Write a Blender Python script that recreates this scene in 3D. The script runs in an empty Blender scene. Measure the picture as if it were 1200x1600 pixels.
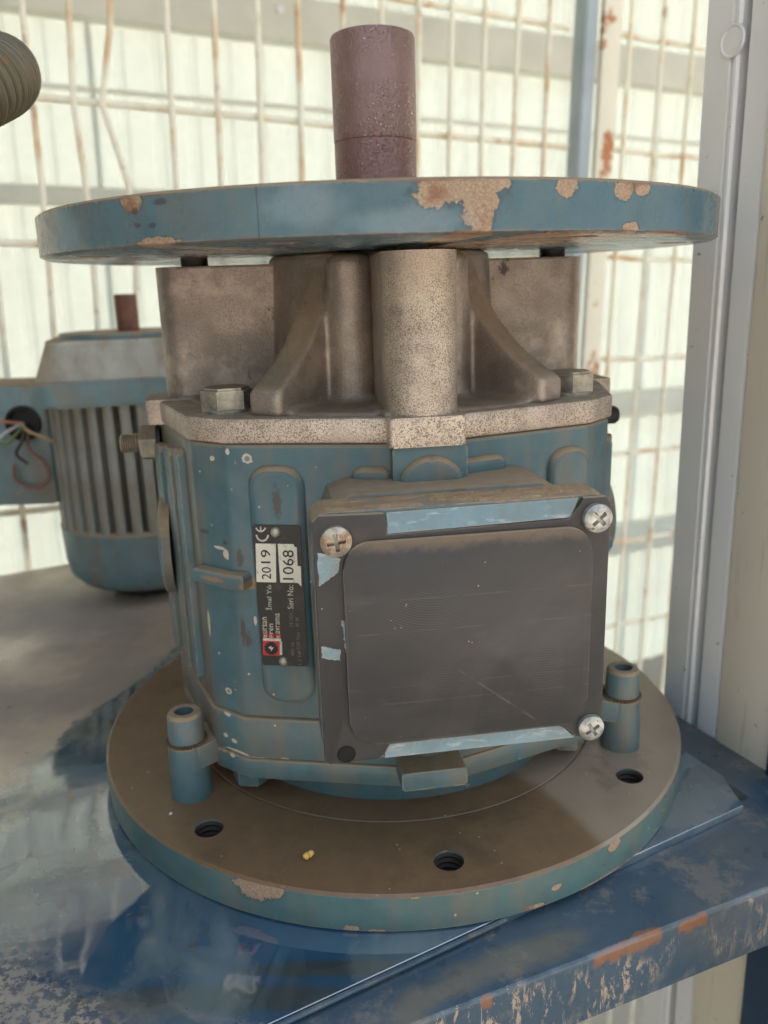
import bpy, bmesh, math, random
from mathutils import Vector, Matrix
from mathutils import noise as mnoise
sin, cos, pi = math.sin, math.cos, math.pi
rad = math.radians
scene = bpy.context.scene
COL = scene.collection
random.seed(7)

# ------------------------------------------------------------------ camera
cam = bpy.data.cameras.new('camera')
camo = bpy.data.objects.new('camera', cam)
COL.objects.link(camo)
PITCH, ROLL, YAW = .2661, -.0305, -.0028
fw = Vector((sin(YAW) * cos(PITCH), cos(YAW) * cos(PITCH), -sin(PITCH)))
rt = Vector((cos(YAW), -sin(YAW), 0))
up = rt.cross(fw)
r2 = cos(ROLL) * rt + sin(ROLL) * up
u2 = -sin(ROLL) * rt + cos(ROLL) * up
m = Matrix((r2, u2, -fw)).transposed().to_4x4()
m.translation = Vector((0, -.415, .2389))
camo.matrix_world = m
cam.sensor_fit = 'HORIZONTAL'
cam.sensor_width = 36.0
cam.lens = 36.0 * 1304.76 / 1200
cam.clip_start, cam.clip_end = .01, 400
cam.dof.use_dof = True
cam.dof.focus_distance = .305
cam.dof.aperture_fstop = cam.lens / 2.7
scene.camera = camo

# ------------------------------------------------------------------ sky, sun, exposure
SUN_EL, SUN_AZ = 58, 12            # azimuth from +y towards +x: behind the translucent wall
w = bpy.data.worlds.new('World')
scene.world = w
w.use_nodes = True
wn = w.node_tree.nodes
sky = wn.new('ShaderNodeTexSky')
sky.sky_type = 'NISHITA'
sky.sun_disc = False
sky.sun_elevation = rad(SUN_EL)
sky.sun_rotation = rad(SUN_AZ)
sky.air_density, sky.dust_density, sky.ozone_density = 2.0, 10.0, 1.0
bg = wn['Background']
bg.inputs['Strength'].default_value = .15
w.node_tree.links.new(sky.outputs[0], bg.inputs[0])
sl = bpy.data.lights.new('sun', 'SUN')
sl.energy, sl.angle, sl.color = 2.7, rad(.53), (1, .985, .965)
so = bpy.data.objects.new('sun', sl)
COL.objects.link(so)
sd = Vector((sin(rad(SUN_AZ)) * cos(rad(SUN_EL)), cos(rad(SUN_AZ)) * cos(rad(SUN_EL)), sin(rad(SUN_EL))))
so.rotation_euler = sd.to_track_quat('Z', 'Y').to_euler()
vs = scene.view_settings
scene.display_settings.display_device = 'sRGB'
vs.view_transform, vs.look, vs.gamma, vs.use_curve_mapping = 'Standard', 'None', 1, False
vs.exposure = 1.7
scene.cycles.use_denoising = True
scene.cycles.max_bounces = 8
scene.cycles.diffuse_bounces = 5

# ------------------------------------------------------------------ material helpers
def L(r, g, b):
    f = lambda c: (c / 255 / 12.92) if c <= 10 else ((c / 255 + .055) / 1.055) ** 2.4
    return (f(r), f(g), f(b), 1)

class G:
    """A small node-graph writer."""
    def __init__(s, name):
        s.m = bpy.data.materials.new(name)
        s.m.use_nodes = True
        s.t = s.m.node_tree
        s.b = s.t.nodes['Principled BSDF']
        s.tc = s.t.nodes.new('ShaderNodeTexCoord')
        s.ge = s.t.nodes.new('ShaderNodeNewGeometry')
        s.P = s.tc.outputs['Object']
    def n(s, kind): return s.t.nodes.new(kind)
    def link(s, a, b): s.t.links.new(a, b)
    def put(s, sock, v):
        if hasattr(v, 'is_linked'): s.link(v, sock)
        elif isinstance(v, (tuple, list)) and sock.type == 'VECTOR': sock.default_value = tuple(v)[:3]
        else: sock.default_value = v
    def math(s, op, a, b=None, c=None, clamp=False):
        k = s.n('ShaderNodeMath'); k.operation = op; k.use_clamp = clamp
        for i, v in enumerate((a, b, c)):
            if v is not None: s.put(k.inputs[i], v)
        return k.outputs[0]
    def vmath(s, op, a, b=None, scale=None):
        k = s.n('ShaderNodeVectorMath'); k.operation = op
        s.put(k.inputs[0], a)
        if b is not None: s.put(k.inputs[1], b)
        if scale is not None: s.put(k.inputs['Scale'], scale)
        return k.outputs['Value'] if op in ('LENGTH', 'DOT_PRODUCT') else k.outputs[0]
    def noise(s, scale, detail=3, rough=.55, vec=None, dist=0, color=False):
        k = s.n('ShaderNodeTexNoise')
        k.inputs['Scale'].default_value = scale; k.inputs['Detail'].default_value = detail
        k.inputs['Roughness'].default_value = rough; k.inputs['Distortion'].default_value = dist
        s.link(vec or s.P, k.inputs['Vector'])
        return k.outputs['Color' if color else 'Fac']
    def voro(s, scale, vec=None, feat='F1', out='Distance'):
        k = s.n('ShaderNodeTexVoronoi'); k.feature = feat
        k.inputs['Scale'].default_value = scale
        s.link(vec or s.P, k.inputs['Vector'])
        return k.outputs[out]
    def wave(s, scale, vec=None, kind='BANDS', axis='X', dist=0, dscale=1):
        k = s.n('ShaderNodeTexWave'); k.wave_type = kind
        if kind == 'BANDS': k.bands_direction = axis
        else: k.rings_direction = axis
        k.inputs['Scale'].default_value = scale; k.inputs['Distortion'].default_value = dist
        k.inputs['Detail Scale'].default_value = dscale
        s.link(vec or s.P, k.inputs['Vector'])
        return k.outputs['Fac']
    def mapv(s, scale=(1, 1, 1), loc=(0, 0, 0), rot=(0, 0, 0), vec=None):
        k = s.n('ShaderNodeMapping')
        k.inputs['Scale'].default_value = scale; k.inputs['Location'].default_value = loc; k.inputs['Rotation'].default_value = rot
        s.link(vec or s.P, k.inputs['Vector'])
        return k.outputs[0]
    def step(s, v, lo, hi, a=0., b=1.):
        k = s.n('ShaderNodeMapRange'); k.interpolation_type = 'SMOOTHSTEP'
        s.put(k.inputs['Value'], v)
        for i, q in ((1, lo), (2, hi), (3, a), (4, b)): s.put(k.inputs[i], q)
        return k.outputs[0]
    def mix(s, f, a, b, mode='MIX'):
        k = s.n('ShaderNodeMix'); k.data_type = 'RGBA'; k.blend_type = mode
        s.put(k.inputs[0], f); s.put(k.inputs[6], a); s.put(k.inputs[7], b)
        return k.outputs[2]
    def sep(s, v):
        k = s.n('ShaderNodeSeparateXYZ'); s.link(v, k.inputs[0]); return k.outputs
    def comb(s, x, y, z):
        k = s.n('ShaderNodeCombineXYZ')
        for i, v in enumerate((x, y, z)): s.put(k.inputs[i], v)
        return k.outputs[0]
    def blobs(s, vec, lst, warp=.5, wscale=120, soft=.08):
        """max over ellipses (cx,cy,hx,hy) of a noisy-edged mask"""
        nz = s.math('MULTIPLY', s.math('SUBTRACT', s.noise(wscale, 5, .65), .5), warp * 4)
        best = None
        for (cx, cy, hx, hy) in lst:
            d = s.vmath('SUBTRACT', vec, (cx, cy, 0))
            d = s.vmath('LENGTH', s.vmath('MULTIPLY', d, (1 / hx, 1 / hy, 0)))
            best = d if best is None else s.math('MINIMUM', best, d)
        best = s.math('ADD', best, nz)
        s.rim = s.math('SUBTRACT', s.step(best, 1.0, 1.28, 1, 0), s.step(best, .9, 1.0, 1, 0), clamp=True)
        return s.step(best, 1 - soft, 1 + soft, 1, 0)
    def bump(s, h, strength=.3, dist=.001, prev=None):
        k = s.n('ShaderNodeBump')
        k.inputs['Strength'].default_value = strength; k.inputs['Distance'].default_value = dist
        s.put(k.inputs['Height'], h)
        if prev is not None: s.link(prev, k.inputs['Normal'])
        return k.outputs[0]
    def edge(s, radius=.001):
        k = s.n('ShaderNodeBevel'); k.samples = 4; k.inputs['Radius'].default_value = radius
        d = s.vmath('DOT_PRODUCT', k.outputs[0], s.ge.outputs['True Normal'])
        return s.step(d, .86, .992, 1, 0)
    def up(s, lo=.45, hi=.85):
        return s.step(s.sep(s.ge.outputs['True Normal'])[2], lo, hi)
    def fin(s, col=None, rough=None, metal=None, spec=None, normal=None, coat=None):
        for k, v in (('Base Color', col), ('Roughness', rough), ('Metallic', metal), ('Specular IOR Level', spec), ('Normal', normal), ('Coat Weight', coat)):
            if v is not None: s.put(s.b.inputs[k], v)
        return s.m

DUST = L(172, 149, 120)
DUST2 = L(134, 112, 88)
BARE = L(176, 152, 132)
RUST = L(124, 74, 48)

def simple(name, col, rough=.5, metal=0., var=.12, scale=60, bump=.1):
    g = G(name)
    nz = g.noise(scale, 4)
    c = g.mix(g.step(nz, .3, .7, 0, var), col, tuple(x * .35 for x in col[:3]) + (1,))
    return g.fin(c, g.step(nz, .3, .7, rough, min(1, rough + .15)), metal, .5, g.bump(g.noise(scale * 8, 3), bump, .0004))

def paint(name, base=L(79, 108, 115), dust=.95, dirt=.55, wear=.7, chips=None, polar=False, rust_top=None, gloss=.38, sparse=.66, extra=None):
    g = G(name)
    n1 = g.noise(14, 4, .6); n2 = g.noise(70, 4, .6); n3 = g.noise(420, 3, .6)
    c = g.mix(g.step(n2, .3, .75), base, tuple(x * .78 for x in base[:3]) + (1,))
    c = g.mix(g.step(n1, .42, .62, 0, .22), c, L(94, 130, 132))
    # thin brown grime film, runs downwards
    run = g.noise(1, 4, .6, g.mapv((90, 90, 16)))
    c = g.mix(g.math('MULTIPLY', g.step(g.math('ADD', g.math('MULTIPLY', run, .5), g.math('MULTIPLY', n1, .5)), .42, .66), dirt), c, DUST2)
    # small dark scuffs and pale flecks
    c = g.mix(g.step(g.noise(48, 5, .7, dist=1.2), .665, .70, 0, .75), c, L(66, 60, 54))
    fl = g.step(g.voro(150), .10, .05)
    c = g.mix(g.math('MULTIPLY', fl, g.step(g.noise(22, 2), .56, .62)), c, L(190, 178, 160))
    rough = g.math('ADD', g.math('MULTIPLY', n2, .3), gloss - .13)
    # worn edges
    e = g.edge(.0011)
    ew = g.math('MULTIPLY', e, g.step(g.math('ADD', g.math('MULTIPLY', n2, .55), g.math('MULTIPLY', g.noise(260, 3), .45)), .43, .55))
    c = g.mix(g.math('MULTIPLY', ew, wear), c, BARE)
    vec = g.P
    if polar:
        q = g.sep(g.P)
        a = g.math('ARCTAN2', q[0], g.math('MULTIPLY', q[1], -1))
        vec = g.comb(g.math('MULTIPLY', a, .15), q[2], 0)
    met = 0.
    ch = g.step(g.noise(34, 6, .72), sparse, sparse + .012)
    if chips:
        ch = g.math('MAXIMUM', ch, g.blobs(vec, chips, .42, 230, .04))
        c = g.mix(g.math('MULTIPLY', g.rim, .55), c, L(60, 58, 58))
    bare = g.mix(g.step(g.noise(1500, 3, .6), .36, .66), L(146, 120, 98), L(180, 154, 130))
    bare = g.mix(g.step(g.noise(60, 3), .52, .64, 0, .6), bare, RUST)
    c = g.mix(ch, c, bare)
    if extra:
        c = extra(g, c, vec)
    if rust_top:
        z = g.sep(g.P)[2]
        for z0, sgn, wd in rust_top:
            d = g.math('MULTIPLY', g.math('SUBTRACT', z, z0), sgn)
            f = g.step(g.math('SUBTRACT', d, g.math('MULTIPLY', g.math('SUBTRACT', n2, .5), wd * 3.2)), -wd, wd * .3)
            f = g.math('MULTIPLY', f, g.step(g.math('ABSOLUTE', g.sep(g.ge.outputs['True Normal'])[2]), .95, .8))
            c = g.mix(g.math('MULTIPLY', f, .85), c, g.mix(n3, L(98, 62, 48), L(150, 112, 88)))
    # dust lying on whatever faces up
    u = g.math('MULTIPLY', g.up(.22, .6), g.step(g.math('ADD', n2, g.math('MULTIPLY', n1, .4)), .42, .66, .8, 1))
    c = g.mix(g.math('MULTIPLY', u, dust), c, g.mix(g.noise(200, 4), DUST, DUST2))
    rough = g.mix(g.math('MULTIPLY', u, dust), rough, (.95, .95, .95, 1))
    h = g.math('ADD', g.math('MULTIPLY', n3, .35), g.math('MULTIPLY', ch, -3.5))
    h = g.math('ADD', h, g.math('MULTIPLY', g.noise(110, 2), .8))
    return g.fin(c, rough, met, .45, g.bump(h, .30, .0005))

def cast(name, base=L(176, 163, 153), dark=L(92, 82, 77), speck=.45, dust=.75, metal=.6, dscale=2000):
    g = G(name)
    n1 = g.noise(16, 3); n2 = g.noise(90, 4, .6)
    sp = g.noise(dscale, 2, .5)
    c = g.mix(g.step(n2, .3, .72), base, tuple(x * .72 for x in base[:3]) + (1,))
    c = g.mix(g.math('MULTIPLY', g.step(sp, .44, .64), speck), c, dark)
    c = g.mix(g.step(n1, .45, .68, 0, .55), c, L(116, 106, 104))
    c = g.mix(g.step(g.noise(34, 5, .65), .50, .64, 0, .45), c, L(206, 190, 176))
    c = g.mix(g.step(g.noise(55, 5, .7), .64, .70, 0, .8), c, L(62, 55, 52))
    c = g.mix(g.math('MULTIPLY', g.edge(.001), g.step(n2, .45, .6, 0, .6)), c, L(205, 188, 170))
    u = g.math('MULTIPLY', g.up(.25, .7), g.step(n2, .35, .6, .6, 1))
    c = g.mix(g.math('MULTIPLY', u, dust), c, g.mix(g.noise(180, 4), DUST, DUST2))
    ru = g.math('ADD', .27, g.math('MULTIPLY', n2, .26))
    ru = g.mix(g.math('MULTIPLY', u, dust), ru, (.95, .95, .95, 1))
    me = g.math('MULTIPLY', g.math('SUBTRACT', 1, u), metal)
    h = g.math('ADD', g.math('MULTIPLY', sp, -.8), g.math('MULTIPLY', n2, .5))
    return g.fin(c, ru, me, .5, g.bump(h, .55, .0006))

def zinc(name, base=L(168, 164, 150), rust=.5, dust=.5):
    g = G(name)
    n2 = g.noise(160, 4, .65); n3 = g.noise(700, 3)
    c = g.mix(g.step(n2, .35, .7), base, L(120, 118, 112))
    c = g.mix(g.step(g.noise(190, 4, .7), .62 - rust * .12, .66, 0, .9), c, L(140, 100, 70))
    c = g.mix(g.math('MULTIPLY', g.edge(.0006), .5), c, L(220, 214, 200))
    c = g.mix(g.math('MULTIPLY', g.up(.5, .9), dust), c, DUST)
    return g.fin(c, g.math('ADD', .3, g.math('MULTIPLY', n2, .3)), .55, .5, g.bump(g.math('ADD', n2, g.math('MULTIPLY', n3, .4)), .35, .0005))

# ------------------------------------------------------------------ mesh helpers
def link(name, bm, mat, parent=None, smooth=38, recalc=True):
    if recalc: bmesh.ops.recalc_face_normals(bm, faces=bm.faces)
    me = bpy.data.meshes.new(name)
    bm.to_mesh(me); bm.free()
    me.materials.append(mat)
    me.shade_smooth()
    me.set_sharp_from_angle(angle=rad(smooth))
    o = bpy.data.objects.new(name, me)
    COL.objects.link(o)
    if parent: o.parent = parent
    return o

def empty(name, label, cat, loc=(0, 0, 0), rz=0., group=None):
    o = bpy.data.objects.new(name, None)
    o.empty_display_size = .02
    COL.objects.link(o)
    o.location = loc; o.rotation_euler = (0, 0, rz)
    o['label'] = label; o['category'] = cat
    if group: o['group'] = group
    return o

def facet(A, d=0.):
    """matrix: local (u, z, out) on the vertical plane whose normal has azimuth A (0 = -y, + to the right)"""
    a = rad(A)
    mm = Matrix(((cos(a), 0, sin(a), 0), (sin(a), 0, -cos(a), 0), (0, 1, 0, 0), (0, 0, 0, 1)))
    return mm @ Matrix.Translation((0, 0, d))

def prism(bm, pts, h0, h1, M=None, bev=0., seg=2, bottom=False, which='top'):
    """extrude a 2-D outline from h0 to h1 along local z; bevel the top rim (and the verticals for which='all')"""
    v0 = [bm.verts.new((x, y, h0)) for x, y in pts]
    v1 = [bm.verts.new((x, y, h1)) for x, y in pts]
    n = len(pts)
    fs = [bm.faces.new(v1), bm.faces.new(list(reversed(v0)))]
    for i in range(n):
        fs.append(bm.faces.new((v0[i], v0[(i + 1) % n], v1[(i + 1) % n], v1[i])))
    vs_ = v0 + v1
    if bev:
        es = [e for e in fs[0].edges]
        if which in ('both', 'all'): es += [e for e in fs[1].edges]
        if which == 'all':
            s1, s0 = set(v1), set(v0)
            es += [e for v in v0 for e in v.link_edges if e.other_vert(v) in s1]
        r = bmesh.ops.bevel(bm, geom=es, offset=bev, segments=seg, affect='EDGES', profile=.5, clamp_overlap=True)
        seen = set(v for f in r['faces'] for v in f.verts)
        vs_ = [v for v in set(vs_) | seen if v.is_valid]
        # all connected
        stack, allv = list(vs_), set(vs_)
        while stack:
            v = stack.pop()
            for e in v.link_edges:
                o = e.other_vert(v)
                if o not in allv: allv.add(o); stack.append(o)
        vs_ = list(allv)
    if M is not None: bmesh.ops.transform(bm, matrix=M, verts=vs_)
    return vs_

def rrect(x0, x1, y0, y1, r, seg=5):
    if not isinstance(r, (tuple, list)): r = (r,) * 4
    out = []
    for (cx, cy, a0, rr) in ((x1 - r[0], y1 - r[0], 0, r[0]), (x0 + r[1], y1 - r[1], 90, r[1]), (x0 + r[2], y0 + r[2], 180, r[2]), (x1 - r[3], y0 + r[3], 270, r[3])):
        for k in range(seg + 1):
            a = rad(a0 + 90 * k / seg)
            out.append((cx + rr * cos(a), cy + rr * sin(a)))
    return out

def circle(r, n=32, cx=0, cy=0):
    return [(cx + r * cos(2 * pi * k / n), cy + r * sin(2 * pi * k / n)) for k in range(n)]

def lathe(bm, prof, n=48, M=None, cap=True):
    rings = []
    for r, z in prof:
        rings.append([bm.verts.new((r * cos(2 * pi * k / n), r * sin(2 * pi * k / n), z)) for k in range(n)])
    for a, b in zip(rings, rings[1:]):
        for k in range(n):
            bm.faces.new((a[k], a[(k + 1) % n], b[(k + 1) % n], b[k]))
    if cap:
        bm.faces.new(list(reversed(rings[0]))); bm.faces.new(rings[-1])
    vv = [v for r in rings for v in r]
    if M is not None: bmesh.ops.transform(bm, matrix=M, verts=vv)
    return vv

def tube(bm, pts, r, n=8, cap=True):
    pts = [Vector(p) for p in pts]
    rings = []
    ref = None
    for i, p in enumerate(pts):
        d = (pts[min(i + 1, len(pts) - 1)] - pts[max(i - 1, 0)]).normalized()
        if ref is None:
            ref = d.orthogonal().normalized()
        ref = (ref - d * ref.dot(d)).normalized()
        b = d.cross(ref)
        rr = r[i] if isinstance(r, (list, tuple)) else r
        rings.append([bm.verts.new(p + rr * (cos(2 * pi * k / n) * ref + sin(2 * pi * k / n) * b)) for k in range(n)])
    for a, b in zip(rings, rings[1:]):
        for k in range(n):
            bm.faces.new((a[k], a[(k + 1) % n], b[(k + 1) % n], b[k]))
    if cap:
        bm.faces.new(list(reversed(rings[0]))); bm.faces.new(rings[-1])

def box(bm, lo, hi, M=None, bev=0., seg=2):
    pts = [(lo[0], lo[1]), (hi[0], lo[1]), (hi[0], hi[1]), (lo[0], hi[1])]
    return prism(bm, pts, lo[2], hi[2], M, bev, seg, which='all')

def modify(o, kind, **kw):
    """apply one modifier in place"""
    md = o.modifiers.new('m', kind)
    for k, v in kw.items(): setattr(md, k, v)
    dg = bpy.context.evaluated_depsgraph_get()
    dg.update()
    me = bpy.data.meshes.new_from_object(o.evaluated_get(dg))
    o.modifiers.clear()
    old = o.data
    o.data = me
    me.name = o.name
    bpy.data.meshes.remove(old)

def cut(o, bm):
    c = link('cutter', bm, o.data.materials[0])
    c.matrix_world = o.matrix_world
    bpy.context.view_layer.update()
    c.parent = o.parent
    modify(o, 'BOOLEAN', operation='DIFFERENCE', object=c, solver='EXACT')
    me = c.data
    bpy.data.objects.remove(c); bpy.data.meshes.remove(me)
    o.data.shade_smooth(); o.data.set_sharp_from_angle(angle=rad(38))

def hexpts(af, rot=0):
    R = af / 2 / cos(pi / 6)
    return [(R * cos(rot + k * pi / 3), R * sin(rot + k * pi / 3)) for k in range(6)]

def hex_head(bm, af, h, M, rot=0.):
    """hexagon intersected with a cone: the chamfered corners of a real bolt head"""
    vs_ = prism(bm, hexpts(af, rot), 0, h, None)
    es = [e for v in vs_ for e in v.link_edges if v.co.z > h - 1e-6 and e.other_vert(v).co.z > h - 1e-6]
    r = bmesh.ops.bevel(bm, geom=list(set(es)), offset=af * .055, segments=2, affect='EDGES')
    allv, stack = set(), [v for v in bm.verts if v.is_valid and v in set(vs_)] or list(r['verts'])
    while stack:
        v = stack.pop()
        if v in allv: continue
        allv.add(v)
        stack += [e.other_vert(v) for e in v.link_edges]
    bmesh.ops.transform(bm, matrix=M, verts=list(allv))

def T(x, y, z): return Matrix.Translation((x, y, z))
def polar(a, r, z=0.): return Vector((r * sin(rad(a)), -r * cos(rad(a)), z))

# ------------------------------------------------------------------ setting: floor, added overhead shade and side wall
g = G('concrete')
n1 = g.noise(1.3, 5); n2 = g.noise(30, 4)
M_CONC = g.fin(g.mix(n1, L(150, 144, 134), L(176, 170, 160)), .85, 0., .3, g.bump(n2, .3, .004))
FLOOR_Z = -1.0
bm = bmesh.new()
box(bm, (-120, -120, FLOOR_Z - .3), (120, 120, FLOOR_Z))
o = link('ground', bm, M_CONC); o['kind'] = 'structure'
WA = rad(25)                                   # fence and back wall run at 25 degrees to the picture plane
WT, WN = Vector((cos(WA), sin(WA), 0)), Vector((-sin(WA), cos(WA), 0))
def wallM(N, tilt=0.):
    """local x = along the wall, local y = up, local z = towards the camera"""
    mm = Matrix((WT, Vector((0, 0, 1)), -WN)).transposed().to_4x4()
    mm.translation = WN * N
    return mm @ Matrix.Rotation(rad(tilt), 4, 'Z')
M_SHADE_ROOF = simple('shade_roof_sheet', L(96, 90, 84), .7)  # unseen overhead sheet, added to shade the table from the sky
bm = bmesh.new()
pts = []
x = -5.0
while x < 6.0:
    pts += [(x, 0), (x + .10, 0), (x + .13, .04), (x + .19, .04)]; x += .22
outl = pts + [(px, py + .003) for px, py in reversed(pts)]
prism(bm, outl, -2.35, 0, Matrix((WT.to_4d(), (0, 0, 1, 0), WN.to_4d(), (0, 0, 0, 1))).transposed() @ T(0, 2.42, 1.9))
o = link('shade_roof', bm, M_SHADE_ROOF); o['kind'] = 'structure'
# unseen left wall, added to cut the side light
bm = bmesh.new()
box(bm, (-2.32, -1.0, -1.9), (-2.26, 2.40, .9), wallM(0) )
o = link('shade_wall', bm, simple('shade_wall_paint', L(120, 116, 108), .8)); o['kind'] = 'structure'

# ------------------------------------------------------------------ back wall of translucent corrugated sheets
g = G('translucent_sheet')
nz = g.noise(3, 4); fine = g.noise(1, 3, .6, g.mapv((60, 6, 60)))
tr = g.n('ShaderNodeBsdfTranslucent'); df = g.n('ShaderNodeBsdfDiffuse'); mx = g.n('ShaderNodeMixShader')
col = g.mix(fine, L(224, 229, 226), L(209, 214, 210))
col = g.mix(g.step(nz, .45, .7, 0, .3), col, L(196, 199, 195))
g.link(col, tr.inputs[0]); g.link(col, df.inputs[0])
mx.inputs[0].default_value = .50
g.link(df.outputs[0], mx.inputs[1]); g.link(tr.outputs[0], mx.inputs[2])
g.link(mx.outputs[0], g.t.nodes['Material Output'].inputs[0])
M_SHEET = g.m
M_PURLIN = simple('purlin_paint', L(226, 226, 212), .55, 0, .15, 12)
wall = empty('corrugated_wall', 'bright translucent corrugated wall with pale green rails behind the wire fence', 'wall', WN * 1.6 + Vector((0, 0, 0)))
WM = wallM(1.6, -1.4)
WM0 = Matrix.Translation(-wall.location) @ WM
x, k = -2.2, 0
while x < 3.9:
    bm = bmesh.new()
    pts = []
    xx = x
    while xx < x + .755:
        pts += [(xx, 0), (xx + .046, 0), (xx + .054, .006), (xx + .068, .006)]; xx += .076
    pts.append((x + .772, 0))
    outl = pts + [(px, py - .002) for px, py in reversed(pts)]
    RX = Matrix(((1, 0, 0, 0), (0, 0, 1, 0), (0, 1, 0, 0), (0, 0, 0, 1)))   # extrude along the wall's height
    prism(bm, outl, -1.0, 2.36, WM0 @ RX @ T(0, .0035 * (k % 2), 0))
    link('wall_sheet', bm, M_SHEET, wall, 20)
    x += .76; k += 1
for z0, z1, dep in ((.768, .858, .05), (.640, .650, .008), (.415, .452, .05), (-.125, -.05, .05), (-.55, -.46, .05), (1.25, 1.34, .05), (1.9, 2.0, .05)):
    bm = bmesh.new()
    box(bm, (-2.2, z0, .014), (3.9, z1, .014 + dep), WM0, .004)
    link('purlin', bm, M_PURLIN, wall)
bm = bmesh.new()
lathe(bm, [(.0001, .004), (.006, .004), (.009, .0)], 20, WM0 @ T(.478, .828, .066))  # sunlight through a screw hole, put in as a white disc
link('sun_hole_disc', bm, simple('sun_hole_white', (.95, .95, .95, 1), .3), wall)

# ------------------------------------------------------------------ wire fence
g = G('rusty_wire')
nn = g.noise(20, 4, .6)
c = g.mix(g.step(nn, .44, .72), L(246, 240, 218), L(222, 184, 138))
c = g.mix(g.step(g.noise(38, 4, .6), .60, .70, 0, .6), c, L(176, 120, 78))
M_WIRE = g.fin(c, .65, 0., .4, g.bump(g.noise(900, 2), .4, .0004))
g = G('rusty_white_paint')
nn = g.math('ADD', g.math('MULTIPLY', g.noise(22, 5, .65), .6), g.math('MULTIPLY', g.noise(9, 2), .4))
c = g.mix(g.step(nn, .55, .60), L(236, 228, 206), L(186, 122, 80))
c = g.mix(g.step(nn, .62, .66), c, L(136, 80, 50))
M_RWHITE = g.fin(c, .6, 0., .4, g.bump(nn, .5, .001))
M_TUBE = simple('pale_tube_paint', L(176, 186, 190), .45, .1, .2, 20)
FP, FM = .46, wallM(.46)
FMI = FM.inverted()
# bent vertical wires: (t, z) points on the fence plane
def ray_fence(px, py):
    d = (fw * 1304.76 + r2 * (px - 600) - u2 * (py - 800))
    o = Vector((0, -.415, .2389))
    t = (FP - WN.dot(o)) / WN.dot(d)
    q = FMI @ (o + d * t)
    return (q.x, q.y)
TILT = -.036                     # the fence sags to the right
fence = empty('wire_fence_panel', 'rusty cream welded wire mesh panel with bent bars behind the gearbox', 'fence', FM @ Vector((.0, -.3, 0)))
fence2 = empty('wire_fence_panel', 'second wire mesh panel to the right of the rusty white flat post', 'fence', FM @ Vector((.75, -.3, 0)))
F1 = Matrix.Translation(-fence.location) @ FM
F2 = Matrix.Translation(-fence2.location) @ FM
KINKS = [[(.0, .0)]]
def vwire(t0, root, MM, kink=(), z0=-.95, z1=1.62):
    n = 40
    pts = []
    for i in range(n + 1):
        z = z0 + (z1 - z0) * i / n
        dx = (z - .3) * -TILT
        for kz, kw, ka in kink:
            dx += ka * math.exp(-((z - kz) / kw) ** 2)
        dx += .0012 * mnoise.noise((t0 * 40, z * 9, 1))
        pts.append(MM @ Vector((t0 + dx, z, .0026 + .0006 * mnoise.noise((t0 * 9, z * 8, 3)))))
    bm = bmesh.new(); tube(bm, pts, .0029, 8)
    return link('vertical_wire', bm, M_WIRE, root)
def hwire(z, t0, t1, root, MM):
    n = 24
    pts = [MM @ Vector((t0 + (t1 - t0) * i / n, z + TILT * (t0 + (t1 - t0) * i / n) + .002 * mnoise.noise((i * .37, z * 11, 5)), -.0026)) for i in range(n + 1)]
    bm = bmesh.new(); tube(bm, pts, .0032, 8)
    return link('horizontal_wire', bm, M_WIRE, root)
VX = [(-5, 430), (62, 320), (135, 290), (197, 300), (274, 280), (344, 280), (408, 275), (470, 280), (534, 20), (594, 20), (650, 200), (700, 230), (750, 230), (800, 230), (848, 230)]
T1 = []
for i, (px, py) in enumerate(VX):
    t, z = ray_fence(px, py)
    t -= (z - .3) * -TILT
    kink = []
    if i == 3: kink = [(.404, .05, -.016), (.30, .05, .006)]
    if i == 2: kink = [(.42, .06, -.006)]
    if i == 1: kink = [(.30, .10, .004)]
    vwire(t, fence, F1, kink)
step_t = .047
for k in range(1, 7):
    t, z = ray_fence(*VX[0]); vwire(t - (z - .3) * -TILT - step_t * k, fence, F1)
for k in range(-10, 11):
    hwire(.400 + .1215 * k, -.70, .455, fence, F1)
for i, (px, py) in enumerate([(985, 250), (1035, 200), (1068, 262), (1052, 400), (1020, 900)]):
    pass
tR = [.530, .577, .624, .671, .718, .765, .812, .859, .906]
for t in tR:
    vwire(t, fence2, F2)
for k in range(-10, 11):
    hwire(.400 + .1215 * k + .002, .505, .96, fence2, F2)
post = empty('fence_post', 'pale grey tube with a rusty white flat bar between two mesh panels', 'post', FM @ Vector((.47, -1, 0)))
FX = Matrix.Translation(-post.location) @ FM @ Matrix.Rotation(TILT, 4, 'Z')
bm = bmesh.new(); prism(bm, rrect(.453, .471, -.018, .006, .004), -1.0, 1.65, FX @ Matrix.Rotation(-pi / 2, 4, 'X') @ Matrix.Scale(-1, 4, (0, 1, 0)) )
link('tube', bm, M_TUBE, post)
bm = bmesh.new(); box(bm, (.4735, -.98, .004), (.4985, 1.65, .012), FX, .001)
link('flat_bar', bm, M_RWHITE, post)

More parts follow.
